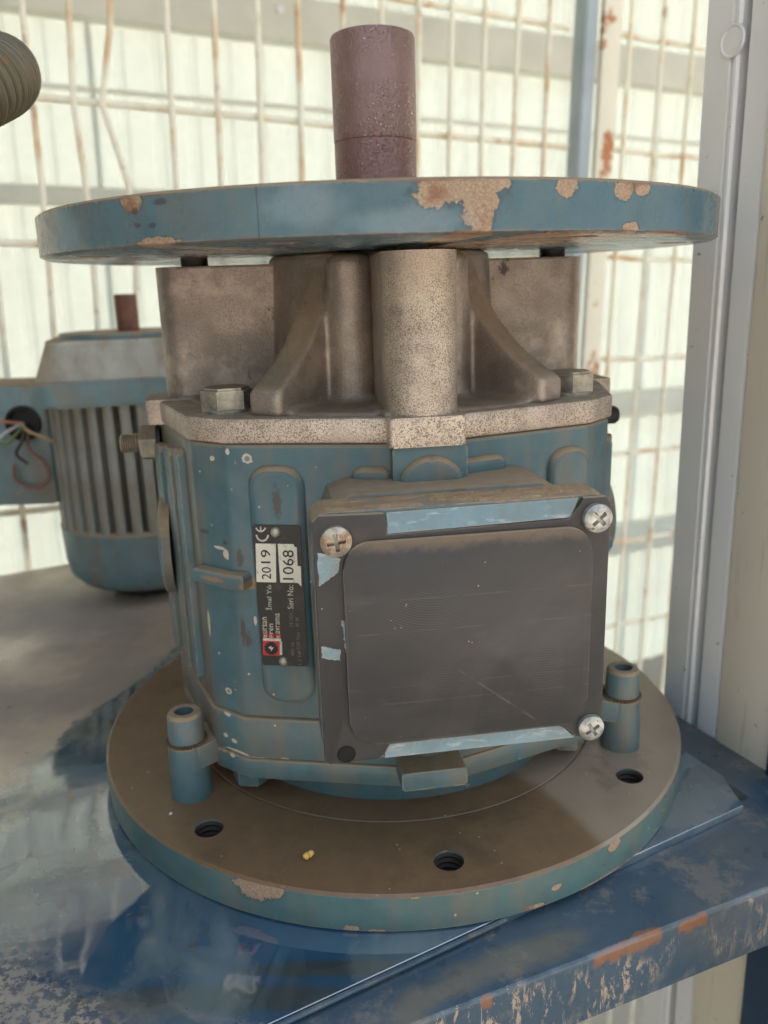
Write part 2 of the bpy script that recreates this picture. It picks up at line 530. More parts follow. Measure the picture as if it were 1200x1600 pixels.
# ------------------------------------------------------------------ steel table
TA = rad(28.5)
TT, TN = Vector((cos(TA), sin(TA), 0)), Vector((-sin(TA), cos(TA), 0))
def tp(t, n): return (t * TT.x + n * TN.x, t * TT.y + n * TN.y)
def table_paint(name, wet=True, drips=False):
    g = G(name)
    P = g.P = g.mapv(loc=(-.3, .1, FLOOR_Z))      # world position
    n1 = g.noise(9, 5, .6); n2 = g.noise(45, 5, .6); n3 = g.noise(300, 3)
    c = g.mix(n2, L(8, 58, 88), L(16, 70, 100))
    if drips or not wet:
        c = g.mix(n2, L(50, 72, 90), L(68, 86, 98))
        c = g.mix(g.step(n1, .44, .62, 0, .65), c, L(92, 94, 92))
        c = g.mix(g.step(g.noise(30, 7, .75), .53, .62, 0, .55), c, L(128, 118, 106))
        c = g.mix(g.step(g.noise(70, 6, .75), .60, .66, 0, .6), c, L(48, 56, 66))
    rough = g.step(n2, .3, .7, .05, .14)
    if wet:
        # dried brown dust beyond the edge of the wet patch (world positions), scum along that edge
        q = g.sep(P)
        edge_n = g.math('ADD', g.math('MULTIPLY', g.math('SUBTRACT', g.noise(22, 5, .6), .5), .06), g.math('MULTIPLY', g.math('SUBTRACT', g.noise(7, 2), .5), .05))
        s1 = g.math('ADD', g.math('MULTIPLY', g.math('ADD', q[0], .165), .94), g.math('MULTIPLY', g.math('SUBTRACT', q[1], .048), -.34))
        s1 = g.math('ADD', s1, edge_n)
        s2 = g.math('ADD', g.math('MULTIPLY', g.math('ADD', q[0], .150), -.59), g.math('MULTIPLY', g.math('ADD', q[1], .153), -.81))
        s2 = g.math('ADD', s2, g.math('MULTIPLY', edge_n, .8))
        dust = g.step(s1, .004, -.008)
        grit = g.math('MULTIPLY', g.step(s2, -.016, .012), g.step(g.noise(260, 5, .7), .40, .60, .15, .9))
        scum = g.math('MULTIPLY', g.step(g.math('ABSOLUTE', g.math('SUBTRACT', s1, .012)), .020, .006), g.step(n2, .40, .60, .15, .8))
        dcol = g.mix(g.step(g.math('ADD', g.math('MULTIPLY', n1, .6), g.math('MULTIPLY', g.noise(5, 2), .4)), .38, .62), L(206, 182, 156), L(146, 130, 116))
        c = g.mix(scum, c, g.mix(g.noise(30, 4), L(120, 128, 118), L(150, 142, 124)))
        dark_tone = g.blobs(P, [(-.168, .014, .013, .010), (-.158, .052, .006, .016), (-.060, -.178, .05, .006), (-.026, -.166, .03, .004)], .3, 60, .35)  # dark oily spots on the wet paint
        c = g.mix(g.math('MULTIPLY', dark_tone, .7), c, L(50, 48, 32))
        film = g.step(g.noise(15, 4, .6, dist=1.), .42, .62, .08, .5)
        c = g.mix(film, c, L(118, 128, 124))
        spots_ = g.math('MULTIPLY', g.step(g.voro(95), .16, .10), g.step(g.noise(14, 3), .50, .60))
        c = g.mix(g.math('MULTIPLY', spots_, .7), c, L(84, 74, 62))
        dust = g.math('MAXIMUM', dust, grit)
        c = g.mix(g.math('MULTIPLY', dust, .92), c, dcol)
        c = g.mix(g.step(g.noise(60, 5, .7), .66, .70, 0, .8), c, L(60, 50, 42))
        ro = g.mix(dust, g.step(n2, .3, .7, .02, .07), g.step(n1, .35, .6, .25, .65))
        hh = g.math('ADD', g.math('MULTIPLY', g.noise(24, 2, .5, dist=.5), 1.), g.math('MULTIPLY', g.math('MULTIPLY', g.noise(160, 3, .6), g.step(g.noise(17, 3), .48, .60)), .35))
        hh = g.math('ADD', hh, g.math('MULTIPLY', spots_, .22))
        g.b.inputs['IOR'].default_value = 2.2
        g.b.inputs['Coat Roughness'].default_value = .03
        g.b.inputs['Coat IOR'].default_value = 1.6
        return g.fin(c, ro, 0., .6, g.bump(hh, .10, .004), g.math('MULTIPLY', g.math('SUBTRACT', 1, dust), .9))
    if drips:
        v = g.mapv((210, 210, 60), rot=(0, 0, 0))
        dr = g.step(g.noise(1, 6, .8, v, dist=.6), .545, .565)
        zone = g.step(g.noise(22, 3), .45, .60)
        face = g.step(g.sep(g.ge.outputs['True Normal'])[2], .75, .35)
        dr = g.math('MULTIPLY', g.math('MULTIPLY', dr, zone), face)
        c = g.mix(g.math('MULTIPLY', dr, .8), c, L(186, 160, 134))
        zt = g.step(g.math('ADD', g.sep(P)[2], g.math('MULTIPLY', g.math('SUBTRACT', g.noise(260, 4), .5), .008)), -.012, -.008)
        RA = rad(22.3)
        rv = g.comb(g.vmath('DOT_PRODUCT', P, (cos(RA), sin(RA), 0)), g.vmath('DOT_PRODUCT', P, (-sin(RA), cos(RA), 0)), 0)
        def on_rail(px, py, hx, hy):
            d = (fw * 1304.76 + r2 * (px - 600) - u2 * (py - 800)); o = Vector((0, -.415, .2389))
            p = o + d * ((-.0045 - o.z) / d.z)
            return (p.x * cos(RA) + p.y * sin(RA), -p.x * sin(RA) + p.y * cos(RA), hx, hy)
        ru = g.blobs(rv, [on_rail(1008, 1461, .0075, .0022), on_rail(975, 1476, .009, .0018), on_rail(948, 1490, .005, .002), on_rail(1101, 1430, .0024, .0022), on_rail(760, 1556, .0022, .0007), on_rail(1080, 1435, .006, .0005)], .36, 330, .2)
        ru = g.math('MULTIPLY', ru, zt)
        c = g.mix(ru, c, g.mix(n3, L(122, 82, 60), L(142, 98, 72)))
        yel = g.blobs(rv, [on_rail(655, 1562, .007, .006), on_rail(640, 1585, .006, .006), on_rail(700, 1545, .02, .004), on_rail(800, 1500, .03, .006)], .4, 60, .6)
        yel = g.math('MULTIPLY', yel, zt)
        c = g.mix(g.math('MULTIPLY', yel, .35), c, L(150, 132, 96))
    c = g.mix(g.math('MULTIPLY', g.edge(.001), g.step(n2, .4, .6, 0, .5)), c, L(120, 136, 150))
    h = g.math('ADD', n3, g.math('MULTIPLY', n2, 1.5))
    return g.fin(c, g.math('ADD', rough, .22), 0., .5, g.bump(h, .35, .0006))
M_TTOP, M_TRAIL, M_TBLUE = table_paint('wet_blue_paint'), table_paint('peeling_blue_paint', False, True), table_paint('dusty_blue_paint', False)
table = empty('steel_table', 'wet blue painted steel table top with peeling front rail under the gearbox', 'table', (-.3, .1, FLOOR_Z))
TM = Matrix.Translation(-table.location)
bm = bmesh.new()
E0 = Vector((.1705, -.0700, 0)); e_r = Vector((-sin(rad(24.5)), cos(rad(24.5)), 0))
FRa = Vector((.0235, -.1520, 0))
dl = Vector((cos(rad(28.6)), sin(rad(28.6)), 0))
FR0 = FRa - dl * 1.3; FR1 = FRa + dl * .158
pl = [FR0, FR1, E0 + e_r * .02, E0 + e_r * .56, E0 + e_r * .56 - TT * 1.3]
prism(bm, [(p.x, p.y) for p in pl], -.004, 0, TM, .0005)
top = link('table_top', bm, M_TTOP, table)
# raised lip of the sheet along the front edge
bm = bmesh.new()
lip_pts = [TM @ (FR0 + (FRa + dl * .02 - FR0) * i / 40 + Vector((.0006, -.0014, -.0005)) + Vector((0, 0, .0004 * mnoise.noise((i * .6, 0, 0))))) for i in range(41)]
tube(bm, lip_pts, .0010, 8)
link('sheet_lip', bm, M_TBLUE, table)
# front rail: polygon top face between the lip and the fold, 30 mm high
f0, f1 = Vector((-.006, -.1905, 0)), Vector((.148, -.1285, 0))
df_ = (f1 - f0).normalized()
A0, A1 = f0 - df_ * .09, f0 + df_ * .36
B0, B1 = FRa - dl * 1.3 + Vector((0, .010, 0)), FRa + dl * .24 + Vector((0, .010, 0))
A00 = A0 - dl * 1.2
bm = bmesh.new()
prism(bm, [(A00.x, A00.y), (A0.x, A0.y), (A1.x, A1.y), (B1.x, B1.y), (B0.x, B0.y)], -.033, -.0043, TM, .0028, 3)
link('front_rail', bm, M_TRAIL, table)
# side rail along the right edge, outside the sheet
sr = Vector((e_r.y, -e_r.x, 0))
q0 = E0 + sr * .0015
pl = [q0 + sr * .0005 - e_r * .0, q0 + sr * .027, q0 + sr * .027 + e_r * .6, q0 + e_r * .6]
bm = bmesh.new(); prism(bm, [(p.x, p.y) for p in pl], -.034, -.0035, TM, .002, 2)
link('side_rail', bm, M_TBLUE, table)
def post_at(name, cx, cy, ang, sx, sy, z0, z1, mat, root, bev=.003):
    bm = bmesh.new()
    prism(bm, rrect(-sx / 2, sx / 2, -sy / 2, sy / 2, bev), z0, z1, Matrix.Translation(-root.location) @ T(cx, cy, 0) @ Matrix.Rotation(ang, 4, 'Z'), .001)
    return link(name, bm, mat, root)
uc = Vector((.1845, -.0455, 0)) + sr * .0185 - e_r * .0185
post_at('upright', uc.x, uc.y, rad(24.5), .036, .036, FLOOR_Z, .95, simple('dark_blue_paint', L(30, 62, 92), .4, 0, .25, 30), table)
post_at('leg', -.95, -.55, TA, .035, .035, FLOOR_Z, -.034, M_TBLUE, table)
post_at('leg', -1.2, -.05, TA, .035, .035, FLOOR_Z, -.005, M_TBLUE, table)
post_at('leg', -.08, .42, TA, .035, .035, FLOOR_Z, -.035, M_TBLUE, table)

# ------------------------------------------------------------------ aluminium strip in front of the table corner
M_ALU = simple('brushed_aluminium', L(178, 180, 180), .38, .5, .2, 30)
g = G('grey_powder_coat')
n2 = g.noise(30, 4)
c = g.mix(n2, L(238, 237, 235), L(228, 227, 226))
c = g.mix(g.step(g.noise(130, 4, .7), .68, .71, 0, .7), c, L(92, 88, 86))
M_FRAME = g.fin(c, g.math('ADD', .30, g.math('MULTIPLY', n2, .2)), .12, .5, g.bump(g.noise(14, 3), .15, .002))
g = G('cream_panel_paint')
n1 = g.noise(7, 4); n2 = g.noise(30, 4)
c = g.mix(n1, L(234, 222, 204), L(220, 208, 190))
c = g.mix(g.step(g.noise(110, 5, .7), .665, .69, 0, .8), c, L(96, 88, 82))
c = g.mix(g.step(g.noise(1, 4, .6, g.mapv((160, 160, 12))), .60, .70, 0, .22), c, L(140, 128, 112))
M_CREAM = g.fin(c, .42, 0., .5, g.bump(n2, .12, .001))
strip = empty('aluminium_strip', 'pale aluminium strip standing in front of the table corner at lower right', 'post', (.15, -.155, FLOOR_Z))
bm = bmesh.new(); prism(bm, rrect(-.012, .012, -.004, .004, .001), 0, 1.0 - .012, Matrix.Rotation(rad(20), 4, 'Z'), .0008)
bmesh.ops.translate(bm, verts=bm.verts, vec=(.0035, -.0015, 0))
link('strip', bm, M_ALU, strip)

# ------------------------------------------------------------------ grey framed cream panel at the right
S0 = Vector((.187, -.045, 0)); ds = Vector((-sin(rad(23.5)), cos(rad(23.5)), 0)); dn = Vector((ds.y, -ds.x, 0))   # dn points to the right, away from the table
pan = empty('framed_panel', 'grey aluminium door frame with cream panel beside the table at right', 'panel', S0 + Vector((0, 0, FLOOR_Z)))
PM = Matrix((ds, dn, Vector((0, 0, 1)))).transposed().to_4x4()
PMl = Matrix.Translation(-pan.location) @ Matrix.Translation(S0) @ PM
def sprof(name, outline, mat, z0=FLOOR_Z, z1=1.7):
    bm = bmesh.new(); prism(bm, outline, z0, z1, PMl, 0)
    return link(name, bm, mat, pan, 30)
# frame: flat face, small raised bead at its groove side
sprof('frame_profile', [(.079, .006), (.077, .003), (.0615, .003), (.0610, .0045), (.0595, .0045), (.0590, .003), (.0575, .003), (.0565, .0045), (.0565, .04), (.079, .04)], M_FRAME)
sprof('groove_seal', [(.0565, .016), (.0515, .016), (.0515, .03), (.0565, .03)], simple('dark_seal', L(52, 60, 70), .6))
sprof('inner_profile', [(.0513, .005), (.050, .003), (.0400, .003), (.0385, .0035), (.0372, .0055), (.0372, .04), (.0513, .04)], M_FRAME)
cp = [(.0370, .007), (.0365, .004), (.0350, .002), (.0325, .001)] + [(-.001, .001), (-.001, .04), (.0370, .04)]
sprof('cream_panel', cp, M_CREAM)
bm = bmesh.new()
LM = PMl @ T(.0602, .0032, .342) @ Matrix.Rotation(pi / 2, 4, 'X')
lathe(bm, [(.0074, 0), (.0074, .0008), (.0069, .0012), (.0062, .0012), (.0058, .0007), (.0001, .0012)], 28, LM)
link('lock_cylinder', bm, M_FRAME, pan)

# ------------------------------------------------------------------ the gearbox
RZ = 8.5
def to_chip(px, py, R, hx, hy):
    """centre of a chip from a sight line met with the flange rim, in the gearbox's own frame"""
    d = (fw * 1304.76 + r2 * (px - 600) - u2 * (py - 800)); o = Vector((0, -.415, .2389))
    a, b, c = d.x ** 2 + d.y ** 2, 2 * (o.x * d.x + o.y * d.y), o.x ** 2 + o.y ** 2 - R * R
    t = (-b - math.sqrt(max(0, b * b - 4 * a * c))) / 2 / a
    p = o + d * t
    az = math.atan2(p.x, -p.y) - rad(RZ)
    return (az * R, p.z, hx, hy)
chips_top = [to_chip(x, y, .15, hx, hy) for x, y, hx, hy in [
    (690, 294, .0085, .0052), (735, 292, .0110, .0045), (750, 318, .0055, .0085), (752, 352, .0030, .0050), (775, 285, .0050, .0025), (886, 290, .0042, .0032), (975, 296, .0044, .0036), (1004, 294, .0036, .0026),
    (987, 358, .0038, .0022), (930, 366, .024, .0011), (740, 366, .008, .0012), (205, 313, .0046, .0036), (245, 379, .0085, .0016), (560, 279, .010, .0010), (1050, 366, .016, .0009)]]
chips_bot = [to_chip(x, y, .15, hx, hy) for x, y, hx, hy in [
    (395, 1388, .0078, .0052), (425, 1392, .0048, .0030), (430, 1443, .0060, .0016), (551, 1452, .0030, .0018), (590, 1455, .0030, .0008), (700, 1458, .014, .0008), (870, 1386, .0022, .0012), (835, 1417, .0045, .0009), (960, 1320, .004, .0022), (650, 1400, .0025, .0012), (716, 1392, .002, .0010), (960, 1360, .02, .0007)]]
def scratch(g, c, vec):
    d = g.vmath('SUBTRACT', vec, to_chip(402, 325, .15, 1, 1)[:2] + (0,))
    q = g.sep(d)
    l = g.math('MULTIPLY', g.step(g.math('ABSOLUTE', q[0]), .0003, .0001), g.step(g.math('ABSOLUTE', q[1]), .0095, .0085))
    c = g.mix(g.math('MULTIPLY', l, .8), c, L(52, 48, 46))
    sheen = g.blobs(vec, [to_chip(470, 320, .15, .012, .006), to_chip(640, 345, .15, .018, .004)], .5, 60, .5)  # sheen on the rim, put into the colour as pale smears
    c = g.mix(g.math('MULTIPLY', sheen, .35), c, L(150, 162, 168))
    end = g.blobs(vec, [to_chip(58, 365, .15, .030, .03), to_chip(1122, 335, .15, .007, .02)], .35, 40, .5)
    c = g.mix(g.math('MULTIPLY', end, .75), c, g.mix(g.noise(90, 4), L(122, 92, 78), L(134, 118, 106)))
    dk = g.blobs(vec, [to_chip(215, 352, .15, .0016, .0009), to_chip(238, 352, .15, .0018, .0008), to_chip(210, 330, .15, .0015, .001), to_chip(250, 315, .15, .003, .001)], .3, 700, .3)
    return g.mix(g.math('MULTIPLY', dk, .7), c, L(72, 66, 66))
def on_facet(px, py, A, d):
    a = rad(A + RZ); nn = Vector((sin(a), -cos(a), 0)); o = Vector((0, -.415, .2389))
    dd = (fw * 1304.76 + r2 * (px - 600) - u2 * (py - 800))
    p = o + dd * ((d - nn.dot(o)) / nn.dot(dd))
    return (p.x * cos(rad(RZ)) + p.y * sin(rad(RZ)), p.z)
def spots(g, c, vec):
    q = g.sep(g.P)
    v = g.comb(q[0], q[2], 0)
    front = g.step(q[1], -.05, -.06)
    B = lambda L_, A=-17, d=.0975, **k: g.math('MULTIPLY', front, g.blobs(v, [on_facet(x, y, A, d) + (hx, hy) for x, y, hx, hy in L_], **k))
    dark = B([(375, 872, .0014, .0040), (432, 782, .0018, .0060), (380, 985, .0010, .0060), (388, 1000, .0016, .0030), (318, 838, .002, .001), (352, 850, .001, .001), (700, 752, .003, .002)], warp=.5, wscale=520, soft=.35)
    c = g.mix(g.math('MULTIPLY', dark, .8), c, L(78, 66, 58))
    pale = B([(386, 717, .0020, .0020), (331, 719, .0009, .0010), (355, 706, .0008, .0012), (343, 860, .0024, .0007), (353, 868, .0012, .0022), (357, 1087, .0013, .0015), (355, 1122, .0014, .0014), (352, 1158, .0010, .001), (366, 1163, .0012, .001), (350, 1182, .001, .001), (363, 1187, .001, .001), (399, 970, .0006, .002), (445, 1185, .0018, .0007), (400, 1184, .006, .0006), (372, 1178, .005, .0006), (325, 985, .0005, .006)], warp=.3, wscale=800, soft=.12)
    c = g.mix(pale, c, L(198, 182, 164))
    ring = B([(386, 717, .0011, .0011), (357, 1087, .0007, .0008)], warp=.1, soft=.3)
    c = g.mix(ring, c, L(112, 128, 128))
    side = g.math('MULTIPLY', g.math('MULTIPLY', g.step(g.math('ABSOLUTE', q[0]), .086, .093), g.step(g.vmath('LENGTH', g.vmath('MULTIPLY', g.P, (1, 1, 0))), .1148, .1135)), g.step(g.noise(1, 4, .6, g.mapv((120, 120, 18))), .34, .56, .25, .85))
    c = g.mix(side, c, g.mix(g.noise(80, 4), L(120, 104, 84), L(88, 84, 76)))
    rust = B([(395, 912, .0055, .0022), (330, 905, .004, .0012), (408, 918, .0012, .0050)], warp=.4, wscale=180, soft=.3)
    return g.mix(g.math('MULTIPLY', rust, .8), c, L(150, 116, 84))
M_BLUE = paint('blue_case_paint', extra=spots)
M_BLUEL = paint('blue_side_paint', dirt=.7)
M_TOPF = paint('blue_flange_paint', base=L(86, 114, 124), chips=chips_top, polar=True, rust_top=[(.2690, 1, .0011), (.2534, -1, .0009)], dirt=.3, sparse=.70, gloss=.24, extra=scratch)
def dust_tone(g, c, vec):
    q = g.P
    # dust darker over the left and front of the disc; the right stays pale
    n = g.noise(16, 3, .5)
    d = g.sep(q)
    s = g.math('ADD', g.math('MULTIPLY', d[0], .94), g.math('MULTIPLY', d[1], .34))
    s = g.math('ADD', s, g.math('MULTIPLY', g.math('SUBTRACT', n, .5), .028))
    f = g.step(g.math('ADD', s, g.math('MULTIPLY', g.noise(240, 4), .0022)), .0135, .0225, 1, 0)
    dark_tone = g.mix(g.noise(150, 4), L(130, 103, 76), L(104, 82, 60))
    pale_dust = g.mix(g.noise(60, 4), L(156, 138, 118), L(136, 118, 99))
    dd = g.mix(f, pale_dust, dark_tone)
    dd = g.mix(g.step(g.voro(230), .07, .03), dd, L(150, 128, 104))
    dd = g.mix(g.math('MULTIPLY', g.step(g.voro(150), .085, .05), g.step(g.noise(30, 2), .52, .60)), dd, L(196, 180, 160))
    dd = g.mix(g.step(g.noise(26, 6, .75), .54, .66, 0, .4), dd, L(84, 68, 54))
    rr_ = g.vmath('LENGTH', g.vmath('MULTIPLY', q, (1, 1, 0)))
    dd = g.mix(g.step(g.math('ABSOLUTE', g.math('SUBTRACT', rr_, .1053)), .0009, .0004, 0, .4), dd, L(72, 57, 44))
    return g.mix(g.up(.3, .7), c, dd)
M_BOTF = paint('blue_base_flange_paint', base=L(82, 112, 112), chips=chips_bot, polar=True, dust=0., dirt=.45, rust_top=[(.0174, 1, .0006)], sparse=.72, extra=dust_tone)
M_CAST = cast('cast_aluminium')
M_POST = cast('cast_aluminium_post', base=L(206, 190, 174), speck=.75, metal=.5, dscale=1900)
M_PLATE = cast('cover_plate_casting', base=L(220, 202, 184), dark=L(104, 90, 80), speck=.8, dscale=1700, metal=.4)
M_ZINC = zinc('zinc_bolt')
M_SCREW = zinc('zinc_screw', L(206, 204, 198), .25, .1)
g = G('mill_scale_shaft')
n2 = g.noise(120, 4, .6)
sp = g.math('MULTIPLY', g.step(g.noise(760, 3, .6), .52, .60), g.step(g.noise(40, 3), .34, .56))
c = g.mix(n2, L(152, 120, 113), L(128, 100, 94))
c = g.mix(g.math('MULTIPLY', sp, .55), c, L(206, 172, 154))
c = g.mix(g.step(g.noise(1, 4, .6, g.mapv((60, 60, 14))), .50, .68, 0, .5), c, L(98, 80, 80))
z = g.sep(g.P)[2]
c = g.mix(g.step(z, .300, .306, .45, 0), c, L(128, 84, 78))
M_SHAFT = g.fin(c, g.math('SUBTRACT', .38, g.math('MULTIPLY', sp, .18)), g.math('ADD', .15, g.math('MULTIPLY', sp, .45)), .5, g.bump(g.math('ADD', sp, g.math('MULTIPLY', g.noise(700, 2), .5)), .8, .0007))

gb = empty('brake_gearbox', 'upright blue gear unit with round flanges, rusty shaft and grey terminal cover', 'gearbox', (0, 0, 0), rad(RZ))

def holes(R, n, a0, r, z0, z1):
    bm = bmesh.new()
    for k in range(n):
        p = polar(a0 + 360 * k / n, R)
        lathe(bm, [(r, z0), (r, z1)], 24, T(p.x, p.y, 0))
    return bm
def densify(o, lv=0): pass
# lower flange
bm = bmesh.new()
lathe(bm, [(.06, .0), (.1490, .0), (.15, .0009), (.15, .0159), (.1488, .0169), (.1060, .0169), (.1057, .0165), (.1049, .0165), (.1046, .0169), (.088, .0169)], 160)
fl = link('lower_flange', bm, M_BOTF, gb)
bmh = bmesh.new()
HOLES = (-45.5, .5, 46.5, 134.5, 180.5, 226.5)
for a in HOLES:
    p = polar(a, .1325); lathe(bmh, [(.0062, -.005), (.0062, .03)], 24, T(p.x, p.y, 0))
cut(fl, bmh)
bm = bmesh.new()
for a in HOLES:
    p = polar(a, .1325)
    for q in range(5):
        lathe(bm, [(.0062, .003 + q * .0026), (.0055, .0043 + q * .0026), (.0062, .0056 + q * .0026)], 20, T(p.x, p.y, 0), cap=False)
o = link('bolt_thread', bm, simple('dark_thread', L(60, 48, 40), .6, .3), fl, 20); o['kind'] = 'stuff'
# collar between flange and case
bm = bmesh.new(); lathe(bm, [(.06, .012), (.0890, .012), (.0890, .0285), (.0875, .030), (.05, .030)], 96)
link('collar', bm, M_BLUE, gb)
# octagonal case
def outline(k=1., front=.1025, cor=.110, cor2=.112, side=.110):
    P = []
    for a, r in ((0, front), (44, cor), (54, cor2), (90, side), (126, cor2), (136, cor), (180, front), (224, cor), (234, cor2), (270, side), (306, cor2), (316, cor)):
        p = polar(a, r * k); P.append((p.x, p.y))
    return P
bm = bmesh.new(); prism(bm, outline(1.0), .030, .0397, None, .0009, 2, which='both')
link('base_plate', bm, M_BLUE, gb)
bm = bmesh.new(); prism(bm, outline(1.0), .0402, .0597, None, .0009, 2, which='both')
link('base_plate', bm, M_BLUE, gb)
bm = bmesh.new(); prism(bm, outline(.993), .0600, .1797, None, .0016, 2, which='all')
case = link('gear_case', bm, M_BLUE, gb, 25)
# raised panels on the case
def pad(name, A, d0, d1, pts, mat, parent, bev=.0016, seg=2, smooth=38):
    bm = bmesh.new(); prism(bm, pts, d0, d1, facet(A), bev, seg)
    return link(name, bm, mat, parent, smooth)
DF = .0973
def rpad(name, A, d0, d1, x0, x1, y0, y1, r, ch, parent, mat=None, seg=8):
    """rounded pad with a broad rounded shoulder"""
    bm = bmesh.new(); FM_ = facet(A)
    lv = [(d0, 0), (d1 - ch * .75, 0), (d1 - ch * .42, ch * .22), (d1 - ch * .14, ch * .55), (d1, ch)]
    rings = []
    for d, i in lv:
        rings.append([bm.verts.new(FM_ @ Vector((x, y, d))) for x, y in rrect(x0 + i, x1 - i, y0 + i, y1 - i, max(r - i, .0004), seg)])
    for a, b in zip(rings, rings[1:]):
        for k in range(len(a)): bm.faces.new((a[k], a[(k + 1) % len(a)], b[(k + 1) % len(a)], b[k]))
    bm.faces.new(rings[-1]); bm.faces.new(rings[0][::-1])
    return link(name, bm, mat or M_BLUE, parent, 50)
rpad('raised_panel', -17, DF - .003, DF + .0034, -.0405, -.0178, .0685, .1712, .0085, .0032, case)
rpad('raised_panel', -17, DF - .003, DF + .0034, .0012, .0175, .145, .1708, .005, .0032, case)
rpad('raised_panel', 17, DF - .003, DF + .0032, -.0172, .0072, .150, .1722, .005, .0030, case)
rpad('raised_panel', 17, DF - .003, DF + .0034, .0282, .0492, .069, .1712, .0085, .0032, case)
# centre boss and its round cap
pad('centre_boss', 0, .085, .1045, rrect(-.0125, .0165, .150, .1797, .0015), M_BLUE, case, .0012)
rpad('round_cap', 0, .10, .1078, .0022 - .0132, .0022 + .0132, .1625 - .0132, .1625 + .0132, .0132, .0030, case)
# ledge that runs round the left corner, and its partner on the right
for sg in (-1, 1):
    bm = bmesh.new()
    pts = []
    prof = [(a, r) for a, r in ((54, .1125), (44, .1105), (40.5, .1085))]
    inn = [polar(sg * a, r - .006) for a, r in prof]; out = [polar(sg * a, r + .0030) for a, r in prof]
    ol = [(p.x, p.y) for p in out] + [(p.x, p.y) for p in reversed(inn)]
    prism(bm, ol, .1195, .1265, None, .0016, 2, which='both')
    link('ledge', bm, M_BLUE, case)
# side faces: vertical ribs, a round bearing cover, a stud with its nut
for sg in (-1, 1):
    for a_, u0, u1, z0, z1 in ((sg * 72, -.028, -.016, .068, .170), (sg * 72, -.006, .006, .066, .172), (sg * 72, .013, .020, .066, .174), (sg * 108, -.018, .010, .066, .172)):
        pad('side_rib', a_, .100, .1085, rrect(u0, u1, z0, z1, .003), M_BLUEL, case, .002)
    bm = bmesh.new(); lathe(bm, [(.0245, 0), (.0245, .004), (.0235, .0052), (.016, .0060), (.0001, .0060)], 48, facet(sg * 90, .1060) @ T(-.008 * sg, .120, 0))
    link('bearing_cover', bm, M_BLUE, case)
bm = bmesh.new()
SM = facet(-90, .1085) @ T(.001, .1690, 0)
bmesh.ops.create_cone(bm, cap_ends=True, segments=24, radius1=.0085, radius2=.0085, depth=.002, matrix=SM @ T(0, 0, .001))
stud = link('stud', bm, simple('black_washer', L(40, 38, 38), .5), gb)
bm = bmesh.new(); hex_head(bm, .0155, .0078, SM @ T(0, 0, .002), .3)
link('hex_nut', bm, zinc('dusty_nut', L(150, 138, 118), .3, .6), stud)
bm = bmesh.new()
prof = []
for k in range(9): prof += [(.0041, .0098 + k * .0010), (.0047, .0103 + k * .0010)]
lathe(bm, prof + [(.0035, .0192)], 24, SM)
link('thread', bm, zinc('dusty_thread', L(150, 128, 104), .6, .7), stud)
bm = bmesh.new(); lathe(bm, [(.0045, 0), (.0045, .006), (.0035, .0075), (.0001, .0075)], 20, facet(90, .1085) @ T(-.016, .1725, 0))
link('stud', bm, simple('dark_stud', L(58, 54, 52), .5, .3), gb)
# cover plate (unpainted casting)
bm = bmesh.new(); prism(bm, outline(1.004), .1800, .1900, None, .0012, 2, which='both')
cpl = link('cover_plate', bm, M_PLATE, gb)
bm = bmesh.new(); prism(bm, rrect(-.0138, .0158, -.1062, -.07, .0015), .1793, .1906, None, .0012, 2, which='both')
link('plate_boss', bm, M_PLATE, cpl)
for a in (-90, 90, 180):
    bm = bmesh.new(); prism(bm, rrect(-.0148, .0148, -.1128, -.07, .0015), .1793, .1906, Matrix.Rotation(rad(a), 4, 'Z'), .0012, 2, which='both')
    link('plate_boss', bm, M_PLATE, cpl)
# bearing housing: hub, pilasters and ribs grown into one casting
bm = bmesh.new()
lathe(bm, [(.001, .1885), (.0600, .1885), (.0590, .192), (.0545, .200), (.0520, .2527), (.001, .2527)], 64)
for a in (-21, 21, 159, 201):
    p = polar(a, .0560)
    lathe(bm, [(.0105, .1885), (.0100, .2500), (.004, .2518)], 24, T(p.x, p.y, 0))
for a in (-37, 37, 143, 217):
    prof = [(.040, .1885), (.0985, .1885), (.0985, .2000)]
    for k in range(13):
        th = pi / 2 * k / 12
        q_ = k / 12
        prof.append((.45 * (.0965 - .0450 * sin(th)) + .55 * (.0965 - .0450 * q_), .45 * (.2475 - .0465 * cos(th)) + .55 * (.2010 + .0465 * q_)))
    prof += [(.040, .2485)]
    RM = Matrix.Rotation(rad(a), 4, 'Z') @ Matrix(((0, 0, 1, 0), (-1, 0, 0, 0), (0, 1, 0, 0), (0, 0, 0, 1)))
    prism(bm, prof, -.0075, .0075, RM)
lathe(bm, [(.001, .1882), (.0935, .1882), (.0935, .1912), (.001, .1912)], 96)
for a in (-90, 0, 90, 180):
    box(bm, (-.0150, -.0985, .1882), (.0150, -.04, .1925), Matrix.Rotation(rad(a), 4, 'Z'))
hub = link('bearing_housing', bm, M_CAST, gb)
modify(hub, 'REMESH', mode='VOXEL', voxel_size=.0012, use_smooth_shade=True)
modify(hub, 'SMOOTH', factor=.5, iterations=26)
hub.data.shade_smooth()
